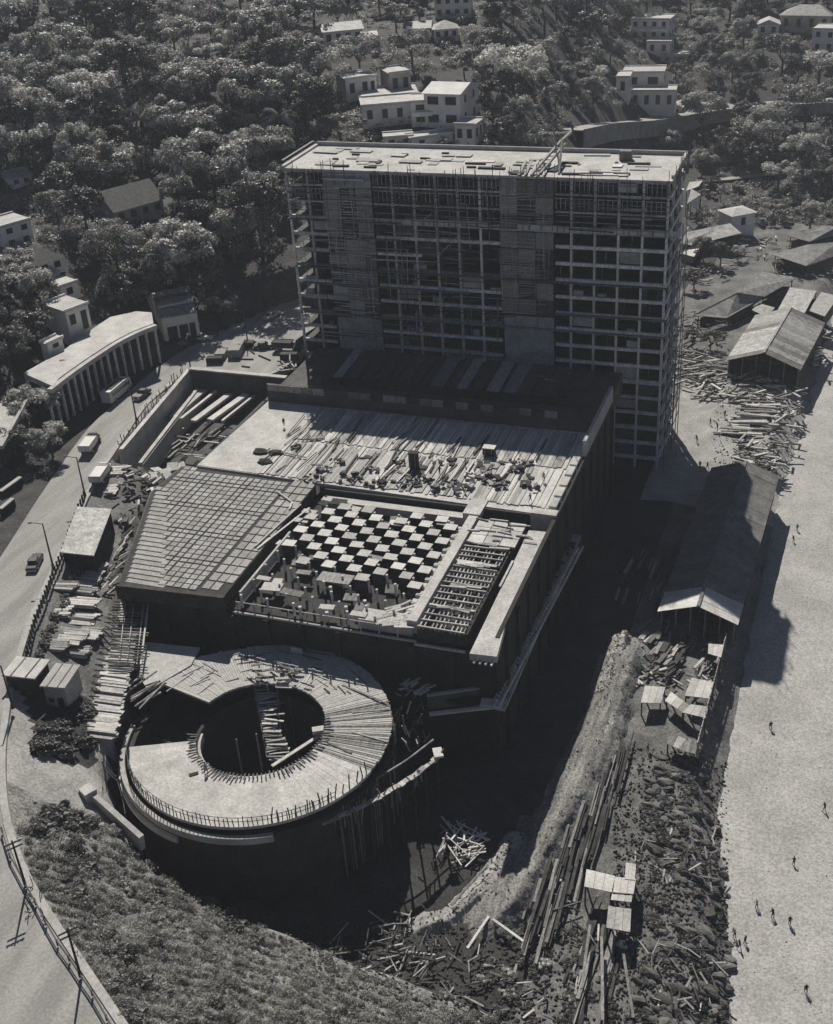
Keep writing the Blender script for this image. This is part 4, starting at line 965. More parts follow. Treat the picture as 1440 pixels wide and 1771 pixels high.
# stacks on the paved area by the tower foot
for (px, py, dims, m_, lb) in [(410,610,(2.6,6.5,1.8),'timber','long box stack with pale top on the paved area'),(383,617,(2.2,3.2,1.2),'timber','low dark stack left of the long box stack'),(372,627,(3.4,1.6,1.2),'timber_dark','low dark stack nearest the sunken bay wall'),(430,600,(2.4,1.8,1.2),'timber_dark','small dark pallet beside the lamp post by the tower'),(500,622,(3.6,1.4,1.4),'timber_dark','dark crate row against the tower foot')]:
    p = P(px, py, ZR); t = thing('material_stack', lb, 'stack', p)
    for k in range(3): bx('bale', m_, t, p+Vector((0, 0, dims[2]*(k+.5)/3)), (dims[0], dims[1], dims[2]/3*.94), .25)
    bx('cover_sheet', 'pan' if m_ == 'timber' else 'timber_dark', t, p+Vector((0, 0, dims[2]+.05)), (dims[0]*.96, dims[1]*.96, .08), .25)
for k in range(7):
    a = P(U(340, 500), U(580, 648), ZR+.15); b = a+Vector((U(-6, 6), U(-2, 4), 0)); o = bm_('ground_pole', 'timber_dark', None, a, b, .25, .2)
    tag(o, 'dark pole lying on the paved area left of the tower', 'pole', 'poles lying by the tower foot')
ts = P(510, 634, ZR); tst = thing('timber_trestle', 'crossed pale timbers heaped at the tower corner', 'heap', ts)
for k in range(12): p = P(U(495, 522), U(620, 645), ZR+U(0, 1.5)); bm_('timber', random.choice(['coffer','timber_dark']), tst, p, p+Vector((U(-2.5, 2.5), U(-2, 2), U(-.5, 1))), .25, .2)

# ------------------------------------------------------------------ arcade wall on the left of the road
ac = P(170, 620, ZR)
art = thing('arcade_wall', 'long curved retaining arcade with slim piers and a pale terrace on top', 'arcade', (ac.x, ac.y, ZR))
ap = smooth(resample([P(*q, 28.5).xy for q in [(84,674),(112,652),(150,625),(200,592),(240,572),(268,562)]], 16), 1)
def nrm_out(i):
    a = ap[max(i-1, 0)]; b = ap[min(i+1, len(ap)-1)]; t = (b-a).normalized(); return Vector((t.y, -t.x))
for i in range(len(ap)):
    n_ = nrm_out(i); p = ap[i]-n_*.5
    MB().beam((p.x, p.y, ZR-.3), (p.x, p.y, 27.6), .36, .5).build('pier', 'concrete_beam', art)
for i in range(len(ap)-1):
    a, b = ap[i], ap[i+1]; n_ = nrm_out(i)
    MB().beam((*(a+n_*.2), 28.2), (*(b+n_*.2), 28.2), 1.0, .9).build('cornice', 'concrete_pale', art)
    MB().beam((*(a-n_*2.9), 23.6), (*(b-n_*2.9), 23.6), .3, 8).build('back_wall', 'podium_wall', art); MB().beam((*(a-n_*1.4), 19.75), (*(b-n_*1.4), 19.75), 2.6, .3).build('arcade_floor', 'podium_wall', art)  # back wall and floor near-black: arcade shade put into the colour
    MB().beam((*(a-n_*1.5), 27.9), (*(b-n_*1.5), 27.9), 2.6, .3).build('soffit', 'podium_wall', art)  # soffit darkened likewise for the shade inside
tp = [P(*q, 28.75).xy for q in [(40,645),(92,668)]]+[v-nrm_out(i)*.6 for i, v in enumerate(ap)][2:]+[P(*q, 28.75).xy for q in [(262,540),(235,538),(190,548),(150,575),(110,605)]]
MB().prism([(v.x, v.y) for v in tp], 27.5, 28.72).build('terrace', 'concrete_pale', art)
t2 = pxroof('terrace_roof', 'pale flat terrace with upturned edge cut by the left frame edge', 'terrace', [[(-40,700,27),(44,694,27),(0,775,26),(-50,800,26)]], ZR, 'concrete_pale', wall='concrete_dark')
bm_('edge_kerb', 'concrete', t2, P(46, 693, 27.2), P(2, 774, 26.2), .6, .7)
for k, (a, b, lb) in enumerate((((0,850),(35,825),'upper pale slab bar under the trees at the left edge'), ((0,880),(22,862),'lower pale slab bar under the trees at the left edge'))):
    p, q = P(*a, 21.5), P(*b, 21.5); t = thing('garden_slab', lb, 'slab', (p+q)/2-Vector((0, 0, 1.5)))
    bm_('top', 'concrete', t, p, q, .8, .2); bm_('support', 'podium_wall', t, p-Vector((0, 0, .9)), q-Vector((0, 0, .9)), .6, 1.6)

# ------------------------------------------------------------------ houses
HOUSE_BOX = []
def house(name, label, px, py, wpx, hpx, depth, dz=0.0, roof='flat', rows=1, cols=3, wall='white_wall', rmat='concrete_pale', rise=1.6, group=None, base=None, balcony=False, doors=False, root=None, wide=.5):
    p = base.copy() if base is not None else G(px, py); s_ = pxm(p); w_ = wpx/s_; h = hpx/s_*1.03
    p.z = p.z if base is not None else gz(p.x, p.y)
    t = root or thing(name, label, 'house', p, group)
    a = math.atan2(p.x, p.y); rz = -a+dz; R = Matrix.Rotation(rz, 3, 'Z')
    def L(x, y, z): return p+R@Vector((x, y, z))
    def lbox(nm, m_, x0, x1, y0, y1, z0, z1, par=t): return MB().hexa([L(x0,y0,z0),L(x1,y0,z0),L(x1,y1,z0),L(x0,y1,z0)], [L(x0,y0,z1),L(x1,y0,z1),L(x1,y1,z1),L(x0,y1,z1)]).build(nm, m_, par)
    lbox('wall', wall, -w_/2, w_/2, 0, depth, -5, h)
    o_ = .5
    if roof == 'flat':
        lbox('roof', rmat, -w_/2-.25, w_/2+.25, -.25, depth+.25, h+.01, h+.3)
        lbox('parapet', wall, -w_/2-.25, w_/2+.25, -.25, .05, h+.31, h+.65); lbox('parapet', wall, -w_/2-.25, w_/2+.25, depth-.05, depth+.25, h+.31, h+.65)
    elif roof == 'hip':
        e = [L(-w_/2-o_,-o_,h),L(w_/2+o_,-o_,h),L(w_/2+o_,depth+o_,h),L(-w_/2-o_,depth+o_,h)]; m_ = min(w_, depth)/2
        a_, b_ = (L(-w_/2+m_, depth/2, h+rise), L(w_/2-m_, depth/2, h+rise)) if w_ > depth else (L(0, m_, h+rise), L(0, depth-m_, h+rise))
        if w_ > depth: fs = [(0,1,5,4),(1,2,5),(2,3,4,5),(3,0,4),(3,2,1,0)]
        else: fs = [(0,1,4),(1,2,5,4),(2,3,5),(3,0,4,5),(3,2,1,0)]
        MB().add(e+[a_, b_], fs).build('roof', rmat, t)
    else:
        e = [L(-w_/2-o_,-o_,h),L(w_/2+o_,-o_,h),L(w_/2+o_,depth+o_,h),L(-w_/2-o_,depth+o_,h),L(-w_/2-o_,depth/2,h+rise),L(w_/2+o_,depth/2,h+rise)]
        if roof == 'gable_front': e[4], e[5] = L(0,-o_,h+rise), L(0,depth+o_,h+rise); fs = [(0,1,4),(1,2,5,4),(2,3,5),(3,0,4,5),(3,2,1,0)]
        else: fs = [(0,1,5,4),(1,2,5),(2,3,4,5),(3,0,4),(3,2,1,0)]
        MB().add(e, fs).build('roof', rmat, t)
    sh = h/rows
    for r in range(rows):
        for c in range(cols):
            x = -w_/2+(c+.5)*w_/cols; ww = min(1.5 if wide <= .5 else 3.5, w_/cols*wide); zb = r*sh+sh*.38
            isd = doors and r == 0 and c == cols//2
            wn = lbox('door' if isd else 'window', 'opening', x-ww/2, x+ww/2, -.05, .1, r*sh+.05 if isd else zb, r*sh+sh*.82)
            if not isd: lbox('sill', wall, x-ww/2-.15, x+ww/2+.15, -.16, -.051, zb-.18, zb-.02, wn)
    for r in range(rows):     # side windows
        for c in range(2):
            y = depth*(.28+.44*c); lbox('window', 'opening', w_/2-.1, w_/2+.05, y-.6, y+.6, r*sh+sh*.38, r*sh+sh*.8)
    if balcony:
        lbox('balcony', wall, -w_/2+.4, w_/2-.4, -1.4, -.01, sh*(rows-1)-.15, sh*(rows-1)+.1); lbox('balcony_rail', wall, -w_/2+.4, w_/2-.4, -1.45, -1.3, sh*(rows-1)+.11, sh*(rows-1)+.9)
    HOUSE_BOX.append((px-wpx*.52, py-hpx*1.15-8, px+wpx*.52, py-hpx*.25)); return t
house('hill_house', 'long low pale house with flat roof, leftmost near the top edge', 595, 82, 68, 26, 8, .15, 'gable', 1, 4, rmat='metal_roof', rise=1.8)
house('hill_house', 'small pale lean-to house just right of the long low house', 640, 78, 24, 14, 5, .1, 'gable', 1, 2, rmat='metal_roof', rise=1)
house('hill_house', 'pale long roofed house half hidden by trees near the top centre', 722, 66, 44, 14, 7, -.1, 'gable', 1, 3, rmat='metal_roof')
house('hill_house', 'pale house with a steeper roof right of the half hidden long house', 772, 72, 42, 20, 7, .1, 'hip', 1, 3, rmat='metal_roof', rise=2)
house('hill_house', 'white two storey house cut by the top edge at the centre', 783, 32, 62, 34, 9, -.1, 'hip', 2, 4, rise=2)
house('hill_house', 'pale wall fragment house cut by the top edge left of centre', 610, 14, 30, 18, 6, 0, 'flat', 1, 2)
# the large villa behind the tower: several blocks
vr = thing('large_villa', 'large white villa of stepped blocks and terraces on the slope behind the tower', 'house', G(700, 225))
house('', '', 622, 176, 46, 36, 9, .3, 'flat', 1, 2, root=vr)
house('', '', 646, 170, 14, 34, 6, .3, 'flat', 1, 1, root=vr)
house('', '', 694, 168, 38, 38, 9, .3, 'flat', 1, 2, root=vr, wall='grey_wall')
house('', '', 676, 190, 96, 22, 12, .06, 'flat', 1, 6, root=vr, wide=.75)
house('', '', 680, 218, 104, 34, 11, .06, 'flat', 1, 4, root=vr)
house('', '', 732, 222, 40, 40, 9, -.05, 'flat', 2, 1, root=vr, wide=.8, balcony=True)
house('', '', 766, 226, 66, 58, 14, -.4, 'gable', 2, 2, rise=1.6, rmat='white_wall', root=vr, wide=.6)
house('', '', 804, 254, 36, 34, 7, -.35, 'flat', 1, 2, root=vr)
house('', '', 748, 254, 76, 14, 5, .3, 'flat', 1, 2, root=vr)
house('', '', 690, 254, 50, 14, 5, .05, 'flat', 1, 2, root=vr)
house('hill_house', 'white two storey house above the three stepped blocks at the upper right', 1122, 72, 66, 34, 10, -.25, 'flat', 2, 4, balcony=True)
house('hill_house', 'middle cube of the three stepped blocks at the upper right', 1137, 99, 40, 22, 8, -.2, 'flat', 1, 2)
house('hill_house', 'lowest round edged block of the three stepped blocks at the upper right', 1165, 113, 46, 14, 8, -.1, 'flat', 1, 2, wall='grey_wall')
wv = thing('white_villa', 'bright white villa with shaded loggia standing above the cliff road', 'house', G(1115, 196))
house('', '', 1110, 168, 70, 38, 10, -.1, 'flat', 1, 2, balcony=True, root=wv, wide=.8)
house('', '', 1076, 172, 22, 34, 9, -.1, 'flat', 1, 1, root=wv)
house('', '', 1140, 160, 14, 36, 6, -.1, 'flat', 1, 1, root=wv)
house('', '', 1117, 196, 96, 34, 8, -.1, 'flat', 1, 5, root=wv)
house('', '', 1168, 206, 20, 18, 5, -.2, 'gable_front', 1, 1, rise=1.2, root=wv)
house('hill_house', 'small gabled house at the far upper right under trees', 1327, 66, 36, 20, 8, 0, 'gable_front', 1, 2, rise=1.8)
house('hill_house', 'wide hip roofed house at the upper right corner', 1390, 58, 86, 28, 12, -.2, 'hip', 1, 4, wall='grey_wall', rmat='metal_roof', rise=3)
house('hill_house', 'white cube house cut by the right edge near the top', 1432, 94, 60, 38, 10, -.2, 'flat', 2, 3)
house('hill_house', 'dark shingled gable house with white posts among the left trees', 245, 386, 96, 26, 11, .5, 'gable', 1, 4, wall='grey_wall', rmat='tile_roof', rise=4)
house('hill_house', 'tall white house at the left edge of the picture', 36, 428, 56, 40, 8, .45, 'flat', 2, 2)
house('hill_house', 'tile roofed house below the tall white house on the left', 92, 478, 50, 24, 9, .5, 'hip', 1, 2, rmat='tile_roof', rise=2.5)
house('hill_house', 'white stepped house directly above the arcade terrace', 138, 566, 46, 40, 8, .55, 'flat', 1, 2, base=Vector((*P(140,572,28.7).xy, 28.7)), doors=True)
house('hill_house', 'upper white block stepping up behind the arcade house', 124, 520, 34, 26, 7, .5, 'flat', 1, 1)
house('hill_house', 'small white garden wall house left of the arcade terrace', 96, 600, 34, 16, 2, .65, 'flat', 1, 1, base=Vector((*P(98,606,28.7).xy, 28.7)))
house('hill_house', 'tiny pale roofed house deep in the left trees', 40, 326, 36, 16, 7, .3, 'gable', 1, 2, rmat='metal_roof')
house('hill_house', 'square pale house behind the road left of the tower', 418, 512, 52, 34, 9, .2, 'flat', 1, 2, wall='grey_wall', base=Vector((*P(420,516,ZR).xy, ZR)))
house('hill_house', 'pale house with dark doorways next to the tower left edge', 462, 500, 40, 34, 8, .3, 'flat', 1, 3, base=Vector((*P(466,506,ZR).xy, ZR)), doors=True)
# gabled roadside building at the arcade's end
rb = P(312, 596, ZR)
rbt = thing('roadside_building', 'gabled pale building with stepped roof and dark openings at the arcade end', 'building', rb)
A, B, Cc, D = P(288, 600, ZR), P(346, 588, ZR), P(330, 545, ZR), P(262, 560, ZR)
for nm, a, b in (('wall', A, B), ('wall', B, Cc), ('wall', Cc, D), ('wall', D, A)): MB().beam((a.x, a.y, 23.2), (b.x, b.y, 23.2), .4, 7).build(nm, 'white_wall', rbt)
up = Vector((0, 0, 7)); mid1, mid2 = (A+D)/2+Vector((0, 0, 9.8)), (B+Cc)/2+Vector((0, 0, 9.8))
MB().sheet([A+up+Vector((-.4,-.6,-.2)), B+up+Vector((.4,-.6,-.2)), mid2, mid1], .25).build('roof', 'metal_roof', rbt)
MB().sheet([mid1, mid2, Cc+up, D+up], .25).build('roof', 'tile_roof', rbt)
for f_ in (.34, .68): q0, q1 = (A+up).lerp(mid1, f_), (B+up).lerp(mid2, f_); bm_('roof_step', 'concrete_pale' if f_ < .5 else 'concrete_dark', rbt, q0+Vector((0, 0, .25)), q1+Vector((0, 0, .25)), .7, .4)
MB().add([A+up*.9, D+up*.9, mid1-Vector((0, 0, .3))], [(0, 1, 2)]).build('gable', 'white_wall', rbt)
for f0, f1 in ((.1, .38), (.45, .7), (.75, .92)):
    a, b = A.lerp(B, f0), A.lerp(B, f1); o = (B-A).cross(Vector((0, 0, 1))).normalized()*.25
    MB().beam(a+o+Vector((0, 0, 2.6)), b+o+Vector((0, 0, 2.6)), .2, 3.6).build('opening', 'opening', rbt)
HOUSE_BOX += [(30, 540, 290, 740), (255, 500, 350, 600), (380, 450, 520, 640), (600, 130, 820, 200), (185, 305, 295, 390), (95,430,175,570)]
# ------------------------------------------------------------------ cliff road and paths at the upper right
def path_px(name, pts, wd, mat, wallh=0.0):
    ps = [G(*q) for q in pts]; ps = [Vector(v) for v in resample([p for p in ps], 26)]; ps = smooth(ps, 3)
    mb = MB(); mw = MB()
    for i in range(len(ps)-1):
        a, b = ps[i], ps[i+1]; t = Vector((b.x-a.x, b.y-a.y, 0)).normalized(); n_ = Vector((-t.y, t.x, 0))
        if n_.y > 0: n_ = -n_
        up = Vector((0, 0, .5+wallh))
        mb.sheet([a+n_*wd/2+up, b+n_*wd/2+up, b-n_*wd/2+up, a-n_*wd/2+up] if (b-a).cross(n_).z < 0 else [a-n_*wd/2+up, b-n_*wd/2+up, b+n_*wd/2+up, a+n_*wd/2+up], .3)
        if wallh: mw.hexa([a+n_*(wd/2+.5)-Vector((0, 0, 3)), b+n_*(wd/2+.5)-Vector((0, 0, 3)), b+n_*(wd/2)-Vector((0, 0, 3)), a+n_*(wd/2)-Vector((0, 0, 3))], [a+n_*(wd/2+.4)+up*1.15, b+n_*(wd/2+.4)+up*1.15, b+n_*(wd/2)+up*1.15, a+n_*(wd/2)+up*1.15])
    struct(mb.build(name, mat))
    if wallh:
        o = mw.build('retaining_wall', 'grey_wall'); tag(o, 'sloping stone retaining wall carrying the pale cliff road', 'wall')
path_px('cliff_road', [(985,238),(1040,226),(1110,222),(1180,208),(1260,196),(1340,190),(1440,186)], 8.0, 'dirt_pale', 1.6)
path_px('hill_path', [(1205,316),(1260,312),(1330,302),(1400,298),(1445,296)], 3.2, 'dirt_pale')
path_px('garden_path', [(1175,178),(1230,182),(1300,184)], 3.0, 'dirt_pale')

# ------------------------------------------------------------------ sheds and roofs on the right
Z1 = 1.0
def gable_shed(name, label, c, W, L, rz, eave, ridge, nsh, mats, front=None, ov=.6, wall='timber_dark'):
    t = thing(name, label, 'shed', (c[0], c[1], Z1)); R = Matrix.Rotation(rz, 3, 'Z'); c = Vector((c[0], c[1], 0))
    def Lp(x, y, z): return c+R@Vector((x, y, 0))+Vector((0, 0, z))
    for s_ in (-1, 1):
        for k in range(nsh):
            y0 = -L/2-ov+(L+2*ov)*k/nsh; y1 = y0+(L+2*ov)/nsh*U(.975, 1.0); dz = U(0, .07)
            pts = [Lp(0, y0, ridge+dz), Lp(0, y1, ridge+dz), Lp(s_*(W/2+ov), y1, eave+dz), Lp(s_*(W/2+ov), y0, eave+dz)]
            if s_ > 0: pts = pts[::-1]
            m_ = front if (front and k < max(2, int(nsh*.12))) else random.choice(mats)
            MB().sheet(pts, .08).build('roof_sheet', m_, t)
    MB().beam(Lp(0, -L/2-ov, ridge+.12), Lp(0, L/2+ov, ridge+.12), .5, .12).build('ridge_cap', mats[0], t)
    for s_ in (-1, 1): MB().beam(Lp(s_*W/2, -L/2, (Z1-1+eave)/2-.1), Lp(s_*W/2, L/2, (Z1-1+eave)/2-.1), .2, eave-Z1+.4).build('side_wall', wall, t)
    MB().add([Lp(-W/2, L/2, Z1-.5), Lp(W/2, L/2, Z1-.5), Lp(W/2, L/2, eave-.2), Lp(0, L/2, ridge-.2), Lp(-W/2, L/2, eave-.2)], [(0,1,2,3,4)]).build('end_wall', wall, t)
    for k in range(6):
        x = -W/2+W*k/5; zt = eave+(ridge-eave)*(1-abs(x)/(W/2))-.15; MB().beam(Lp(x, -L/2, Z1-.5), Lp(x, -L/2, zt), .2, .2).build('post', 'timber', t)
    for k in range(int(L/5)):
        y = -L/2+2.5+k*5; MB().beam(Lp(-W/2, y, eave-.25), Lp(W/2, y, eave-.25), .18, .25).build('tie_beam', 'timber_dark', t)
    return t
gable_shed('long_shed', 'very long gabled shed beside the beach crossed by the tower shadow', (-16.2, 188), 11.5, 49, -.035, 4.9, 7.2, 26, ['shed_metal'], 'coffer')  # front sheets coloured paler to stand for the sunlit roof end
c0, c1 = P(1334, 640, 4), P(1350, 560, 4)
gable_shed('gabled_shed', 'gabled corrugated shed with patched roof beyond the timber piles', ((c0.x+c1.x)/2, (c0.y+c1.y)/2), 15.5, (c1-c0).length, -.12, 5.2, 8.2, 12, ['metal_roof','metal_roof','shed_metal','pan'])
pxroof('shed_roof', 'long pale ridge roof stretching left of the gabled corrugated shed', 'shed', [[(1275,506,7),(1322,513,4.8),(1378,480,4.8),(1318,470,7)],[(1232,552,4.2),(1275,506,7),(1318,470,7),(1262,497,4.2)]][0:1]+[[(1198,545,4.5),(1256,550,3.6),(1322,513,4.6),(1275,506,6.8)]], Z1, ['metal_roof','rust_roof'], wall='timber_dark')
pxroof('shed_roof', 'pale sloping roof with dark strip right of the ridge roof', 'shed', [[(1342,541,5),(1385,553,5),(1412,503,6),(1366,497,6)],[(1398,537,4.6),(1426,547,4.6),(1450,512,5.4),(1420,505,5.4)]], Z1, ['metal_roof','pan'], wall='timber_dark')
pxroof('shed_roof', 'small flat roof tucked behind the gabled corrugated shed', 'shed', [[(1300,536,3.4),(1325,548,3.4),(1340,532,3.6),(1312,524,3.6)]], Z1, 'metal_roof', wall='timber_dark')
pxroof('shed_roof', 'upper of two rusty roofs at the right edge', 'shed', [[(1362,408,6),(1400,418,5),(1450,404,5.4),(1450,391,7),(1420,390,7)]], Z1+1, ['rust_roof'], wall='timber_dark')
pxroof('shed_roof', 'lower of two rusty roofs at the right edge', 'shed', [[(1334,440,5),(1394,460,4),(1450,440,4.4),(1450,418,6.5),(1396,423,6.5)]], Z1, ['rust_roof'], wall='timber_dark')
pxroof('shed_roof', 'long pale roof between the tower and the white cube', 'shed', [[(1176,420,6),(1196,424,5.2),(1282,403,6.2),(1262,386,7.4),(1184,402,7)]], Z1+1, ['metal_roof'], wall='timber_dark')
wc = P(1283, 412, 1); house('white_cube_house', 'bright white cube building with pale pyramid roof above the sheds', 1283, 408, 46, 30, 7, .6, 'hip', 1, 1, rise=1.0, base=Vector((wc.x, wc.y, 3)))
pxroof('shed_roof', 'small white sheet roof at the right foot of the tower upper floors', 'shed', [[(1176,438,4),(1200,444,4),(1212,424,4.6),(1190,428,4.6)]], Z1, ['coffer'], wall='timber')
pxroof('torn_awning', 'torn white awning hanging beside the tower top', 'awning', [[(1188,352,9),(1206,362,7),(1212,336,10),(1195,326,11)],[(1186,330,10),(1208,322,10.5),(1215,312,11),(1192,315,11)]], Z1+1, ['coffer'])
bm_('prop', 'timber', bpy.data.objects['torn_awning'], P(1206, 362, 7), P(1232, 392, 1.5), .5, .5)
# lumber: piles of planks right of the tower
def lumber(name, label, px, py, n, spread, z, L, ang, jit, mats, w0=.3, hmax=1.4, cat='lumber pile'):
    p = P(px, py, z); t = thing(name, label, cat, p)
    for k in range(n):
        dx, dy = U(-spread[0], spread[0]), U(-spread[1], spread[1]); a = ang+U(-jit, jit); l = L*U(.5, 1.1)
        q = p+Vector((dx, dy, .15+hmax*k/n*U(.5, 1))); v = Vector((math.cos(a), math.sin(a), U(-.06, .06)))*l/2
        bm_('plank', random.choice(mats), t, q-v, q+v, U(w0*.6, w0*1.6), U(.12, .3))
    return t
LM = ['timber_light','timber','coffer','timber','timber_dark']
lumber('lumber_pile', 'neat row of long pale logs stacked beside the yard track', 1295, 728, 34, (3.4, 8), Z1, 7, .05, .08, ['coffer','timber_light','timber'], .5, 1.6)
lumber('lumber_pile', 'loose tangled lumber pile below the neat log row', 1310, 790, 60, (4.5, 6), Z1, 4, .3, 1.2, LM, .35)
lumber('lumber_pile', 'wide tangled lumber spread between neat logs and gabled shed', 1260, 675, 90, (9, 7), Z1, 4, .4, 1.3, LM, .35)
lumber('lumber_pile', 'lumber tangle heaped behind the tower right foot', 1205, 640, 70, (6, 9), Z1, 5, .2, .9, LM, .35)
lumber('lumber_pile', 'lumber pile crowding the front of the gabled shed', 1345, 690, 60, (5, 7), Z1, 3.4, -.3, 1.2, LM, .35)
lumber('lumber_pile', 'lumber edge spilling towards the sand beside the neat logs', 1352, 745, 40, (2.5, 9), Z1, 3, .6, 1.4, LM, .3)
lumber('lumber_pile', 'scattered debris beyond the gabled shed at the right edge', 1422, 600, 50, (4, 14), Z1, 2.4, .6, 1.5, ['timber','timber_dark','coffer'], .3)
lumber('lumber_pile', 'dark lumber rows in the tower shadow left of the long shed', 1120, 1000, 24, (4, 9), Z1, 6, 1.5, .15, ['timber','timber_dark'], .4)
lumber('lumber_pile', 'scattered boards on the open ground below the long pale roof', 1225, 470, 40, (7, 10), Z1, 3, .5, 1.3, LM, .3)
lumber('lumber_pile', 'dark debris scatter left of the rusty ridge roof', 1210, 580, 60, (6, 14), Z1, 3, .5, 1.4, ['timber','timber_dark','timber_dark'], .3)
lumber('lumber_pile', 'debris scatter between the rusty roofs and the white cube', 1320, 430, 50, (12, 10), Z1, 2.6, .5, 1.4, ['timber','timber_dark','coffer'], .3)
lumber('lumber_pile', 'debris scatter at the far end of the ridge roof', 1400, 475, 40, (8, 6), Z1, 2.2, .5, 1.4, ['timber','timber_dark','timber_light'], .3)
# yard in front of the long shed
YM = ['timber','timber_light','timber_dark','timber']
lumber('yard_lumber', 'upright looking timber blocks at the left corner of the long shed', 1135, 1118, 26, (3, 5), Z1, 4, 1.35, .25, YM, .6)
lumber('yard_lumber', 'mixed board rows in front of the long shed', 1185, 1150, 60, (5, 6), Z1, 3.5, 1.3, .5, YM, .35)
lumber('yard_lumber', 'low scrap boards behind the white sheets in the yard', 1160, 1180, 30, (5, 2.5), Z1, 2.4, .3, 1.2, LM, .3)
def sheetset(name, label, quads, z, mats):
    ps = [P(*q, z) for qd in quads for q in qd]; c = sum(ps, Vector())/len(ps); t = thing(name, label, 'roof', (c.x, c.y, Z1))
    for i, qd in enumerate(quads):
        pts = [P(*q, z+.07*i) for q in qd]; ar = sum(pts[k].x*pts[(k+1) % 4].y-pts[(k+1) % 4].x*pts[k].y for k in range(4))
        if ar < 0: pts = pts[::-1]
        n_ = 3
        for s_ in range(n_):
            f0, f1 = s_/n_, (s_+.96)/n_
            MB().sheet([pts[0].lerp(pts[1], f0), pts[0].lerp(pts[1], f1), pts[3].lerp(pts[2], f1), pts[3].lerp(pts[2], f0)], .06+U(0, .05)).build('roof_sheet', random.choice(mats), t)
        for p in pts: q = c+(p-c)*.92; MB().span(q.x-.09, q.x+.09, q.y-.09, q.y+.09, Z1-.5, p.z-.12).build('post', 'timber_dark', t)
    return t
sheetset('lean_to', 'bright ribbed sheet roof at the left of the yard', [[(1108,1215),(1143,1216),(1151,1188),(1115,1186)]], 3.4, ['coffer'])
sheetset('lean_to', 'ragged white sheet roof strip across the yard', [[(1150,1212),(1182,1233),(1195,1222),(1160,1196)],[(1180,1232),(1222,1242),(1226,1222),(1194,1218)]], 3.2, ['coffer','pan'])
sheetset('lean_to', 'pale stained sheet roof right of the ragged strip', [[(1184,1203),(1228,1208),(1236,1180),(1196,1172)]], 3.6, ['coffer','pan','coffer'])
sheetset('lean_to', 'small white sheet on the yard fence below the long shed', [[(1224,1130),(1247,1137),(1252,1115),(1225,1113)]], 4.0, ['coffer'])
sheetset('lean_to', 'grey scrap roof at the lower end of the yard fence', [[(1152,1286),(1185,1300),(1200,1285),(1160,1266)],[(1186,1300),(1202,1304),(1208,1282),(1190,1276)]], 3.0, ['pan','timber'])
sheetset('lean_to', 'white sheet roof of the lower huts, left wing', [[(1010,1533),(1058,1543),(1064,1515),(1014,1503)]], 4.2, ['coffer','coffer','pan'])
sheetset('lean_to', 'L shaped white sheet roof of the lower huts, right wing', [[(1060,1543),(1096,1546),(1100,1520),(1063,1516)],[(1080,1520),(1098,1522),(1100,1494),(1082,1492)],[(1056,1556),(1092,1560),(1094,1549),(1058,1546)]], 4.4, ['coffer'])
sheetset('lean_to', 'lowest white sheet roof of the lower huts', [[(1048,1604),(1090,1612),(1092,1572),(1052,1566)]], 4.0, ['coffer','coffer','pan'])
for k, (px, py, lb) in enumerate(((957,1527,'small bright board stack left of the lower huts'),(1076,1632,'narrow plank stack below the lowest white roof'))): stack('board_stack', lb, px, py, 6, 2.2 if k == 0 else 1.0, 1.3 if k == 0 else 2.4, Z1+.3, .05, ['coffer'])
yf = P(1228, 1210, Z1); yft = thing('yard_fence', 'tall pale post fence between the yard and the sand', 'fence', yf)
prev = None
for k in range(15):
    f_ = k/14; p = P(1254-f_*50, 1118+f_*190, Z1+.3); bm_('post', 'timber_light', yft, p-Vector((0, 0, 1)), p+Vector((0, 0, 2.6)), .16, .16)
    if prev: bm_('rail', 'timber_light', yft, prev+Vector((0, 0, 2.4)), p+Vector((0, 0, 2.4)), .1, .15); bm_('board', 'timber_dark', yft, prev+Vector((0, 0, 1)), p+Vector((0, 0, 1)), .06, 1.9)
    prev = p
# ------------------------------------------------------------------ earth banks
M('bank_earth', .30, .12, .5, stretch=(2.2, .25, 1), bump=.5, bscale=2.5, fine=.5)
BANKPTS = []
def bank(name, pts, wd, h, mat, label):
    N, K_ = 150, 31; ps = smooth([Vector(v) for v in resample([P(*q, .6) for q in pts], N)], 6); V = []; Fq = []
    ph = [U(0, 6) for _ in range(8)]
    for i, p in enumerate(ps):
        t = (ps[min(i+2, N-1)]-ps[max(i-2, 0)]).normalized(); n_ = Vector((t.y, -t.x, 0)); e = min(1, i/20, (N-1-i)/20)
        for j in range(K_):
            u = j/(K_-1)*2-1; f_ = .05*math.sin(j*2.1+ph[0])+.05*math.sin(j*.9+i*.05+ph[1])+.06*math.sin(i*.11+ph[2])+.04*math.sin(i*.37+j*.3+ph[3])+U(-.035, .035)
            uu = u+.35; pr = math.exp(-(uu*2.6)**2) if uu < 0 else math.exp(-(uu*1.5)**2)
            hh = h*e*pr*(1+f_*1.2); q = p+n_*u*wd*(1+.1*math.sin(i*.1+ph[4])+.04*math.sin(i*.6)); V.append(q+Vector((U(-.08, .08), U(-.08, .08), hh-.5+U(-.09, .09)*pr)))
            if pr > .15 and e > .3 and random.random() < .55: BANKPTS.append(V[-1].copy())
    for i in range(N-1):
        for j in range(K_-1): Fq.append((i*K_+j, i*K_+j+1, (i+1)*K_+j+1, (i+1)*K_+j))
    o = MB().add(V, Fq).build(name, mat); struct(o)
    for p_ in o.data.polygons: p_.use_smooth = True
    return o
bank('earth_bank', [(1085,1085),(1062,1150),(1040,1230),(1010,1310),(965,1400),(915,1480),(860,1560),(760,1620)], 6.5, 3.0, 'bank_earth', '')
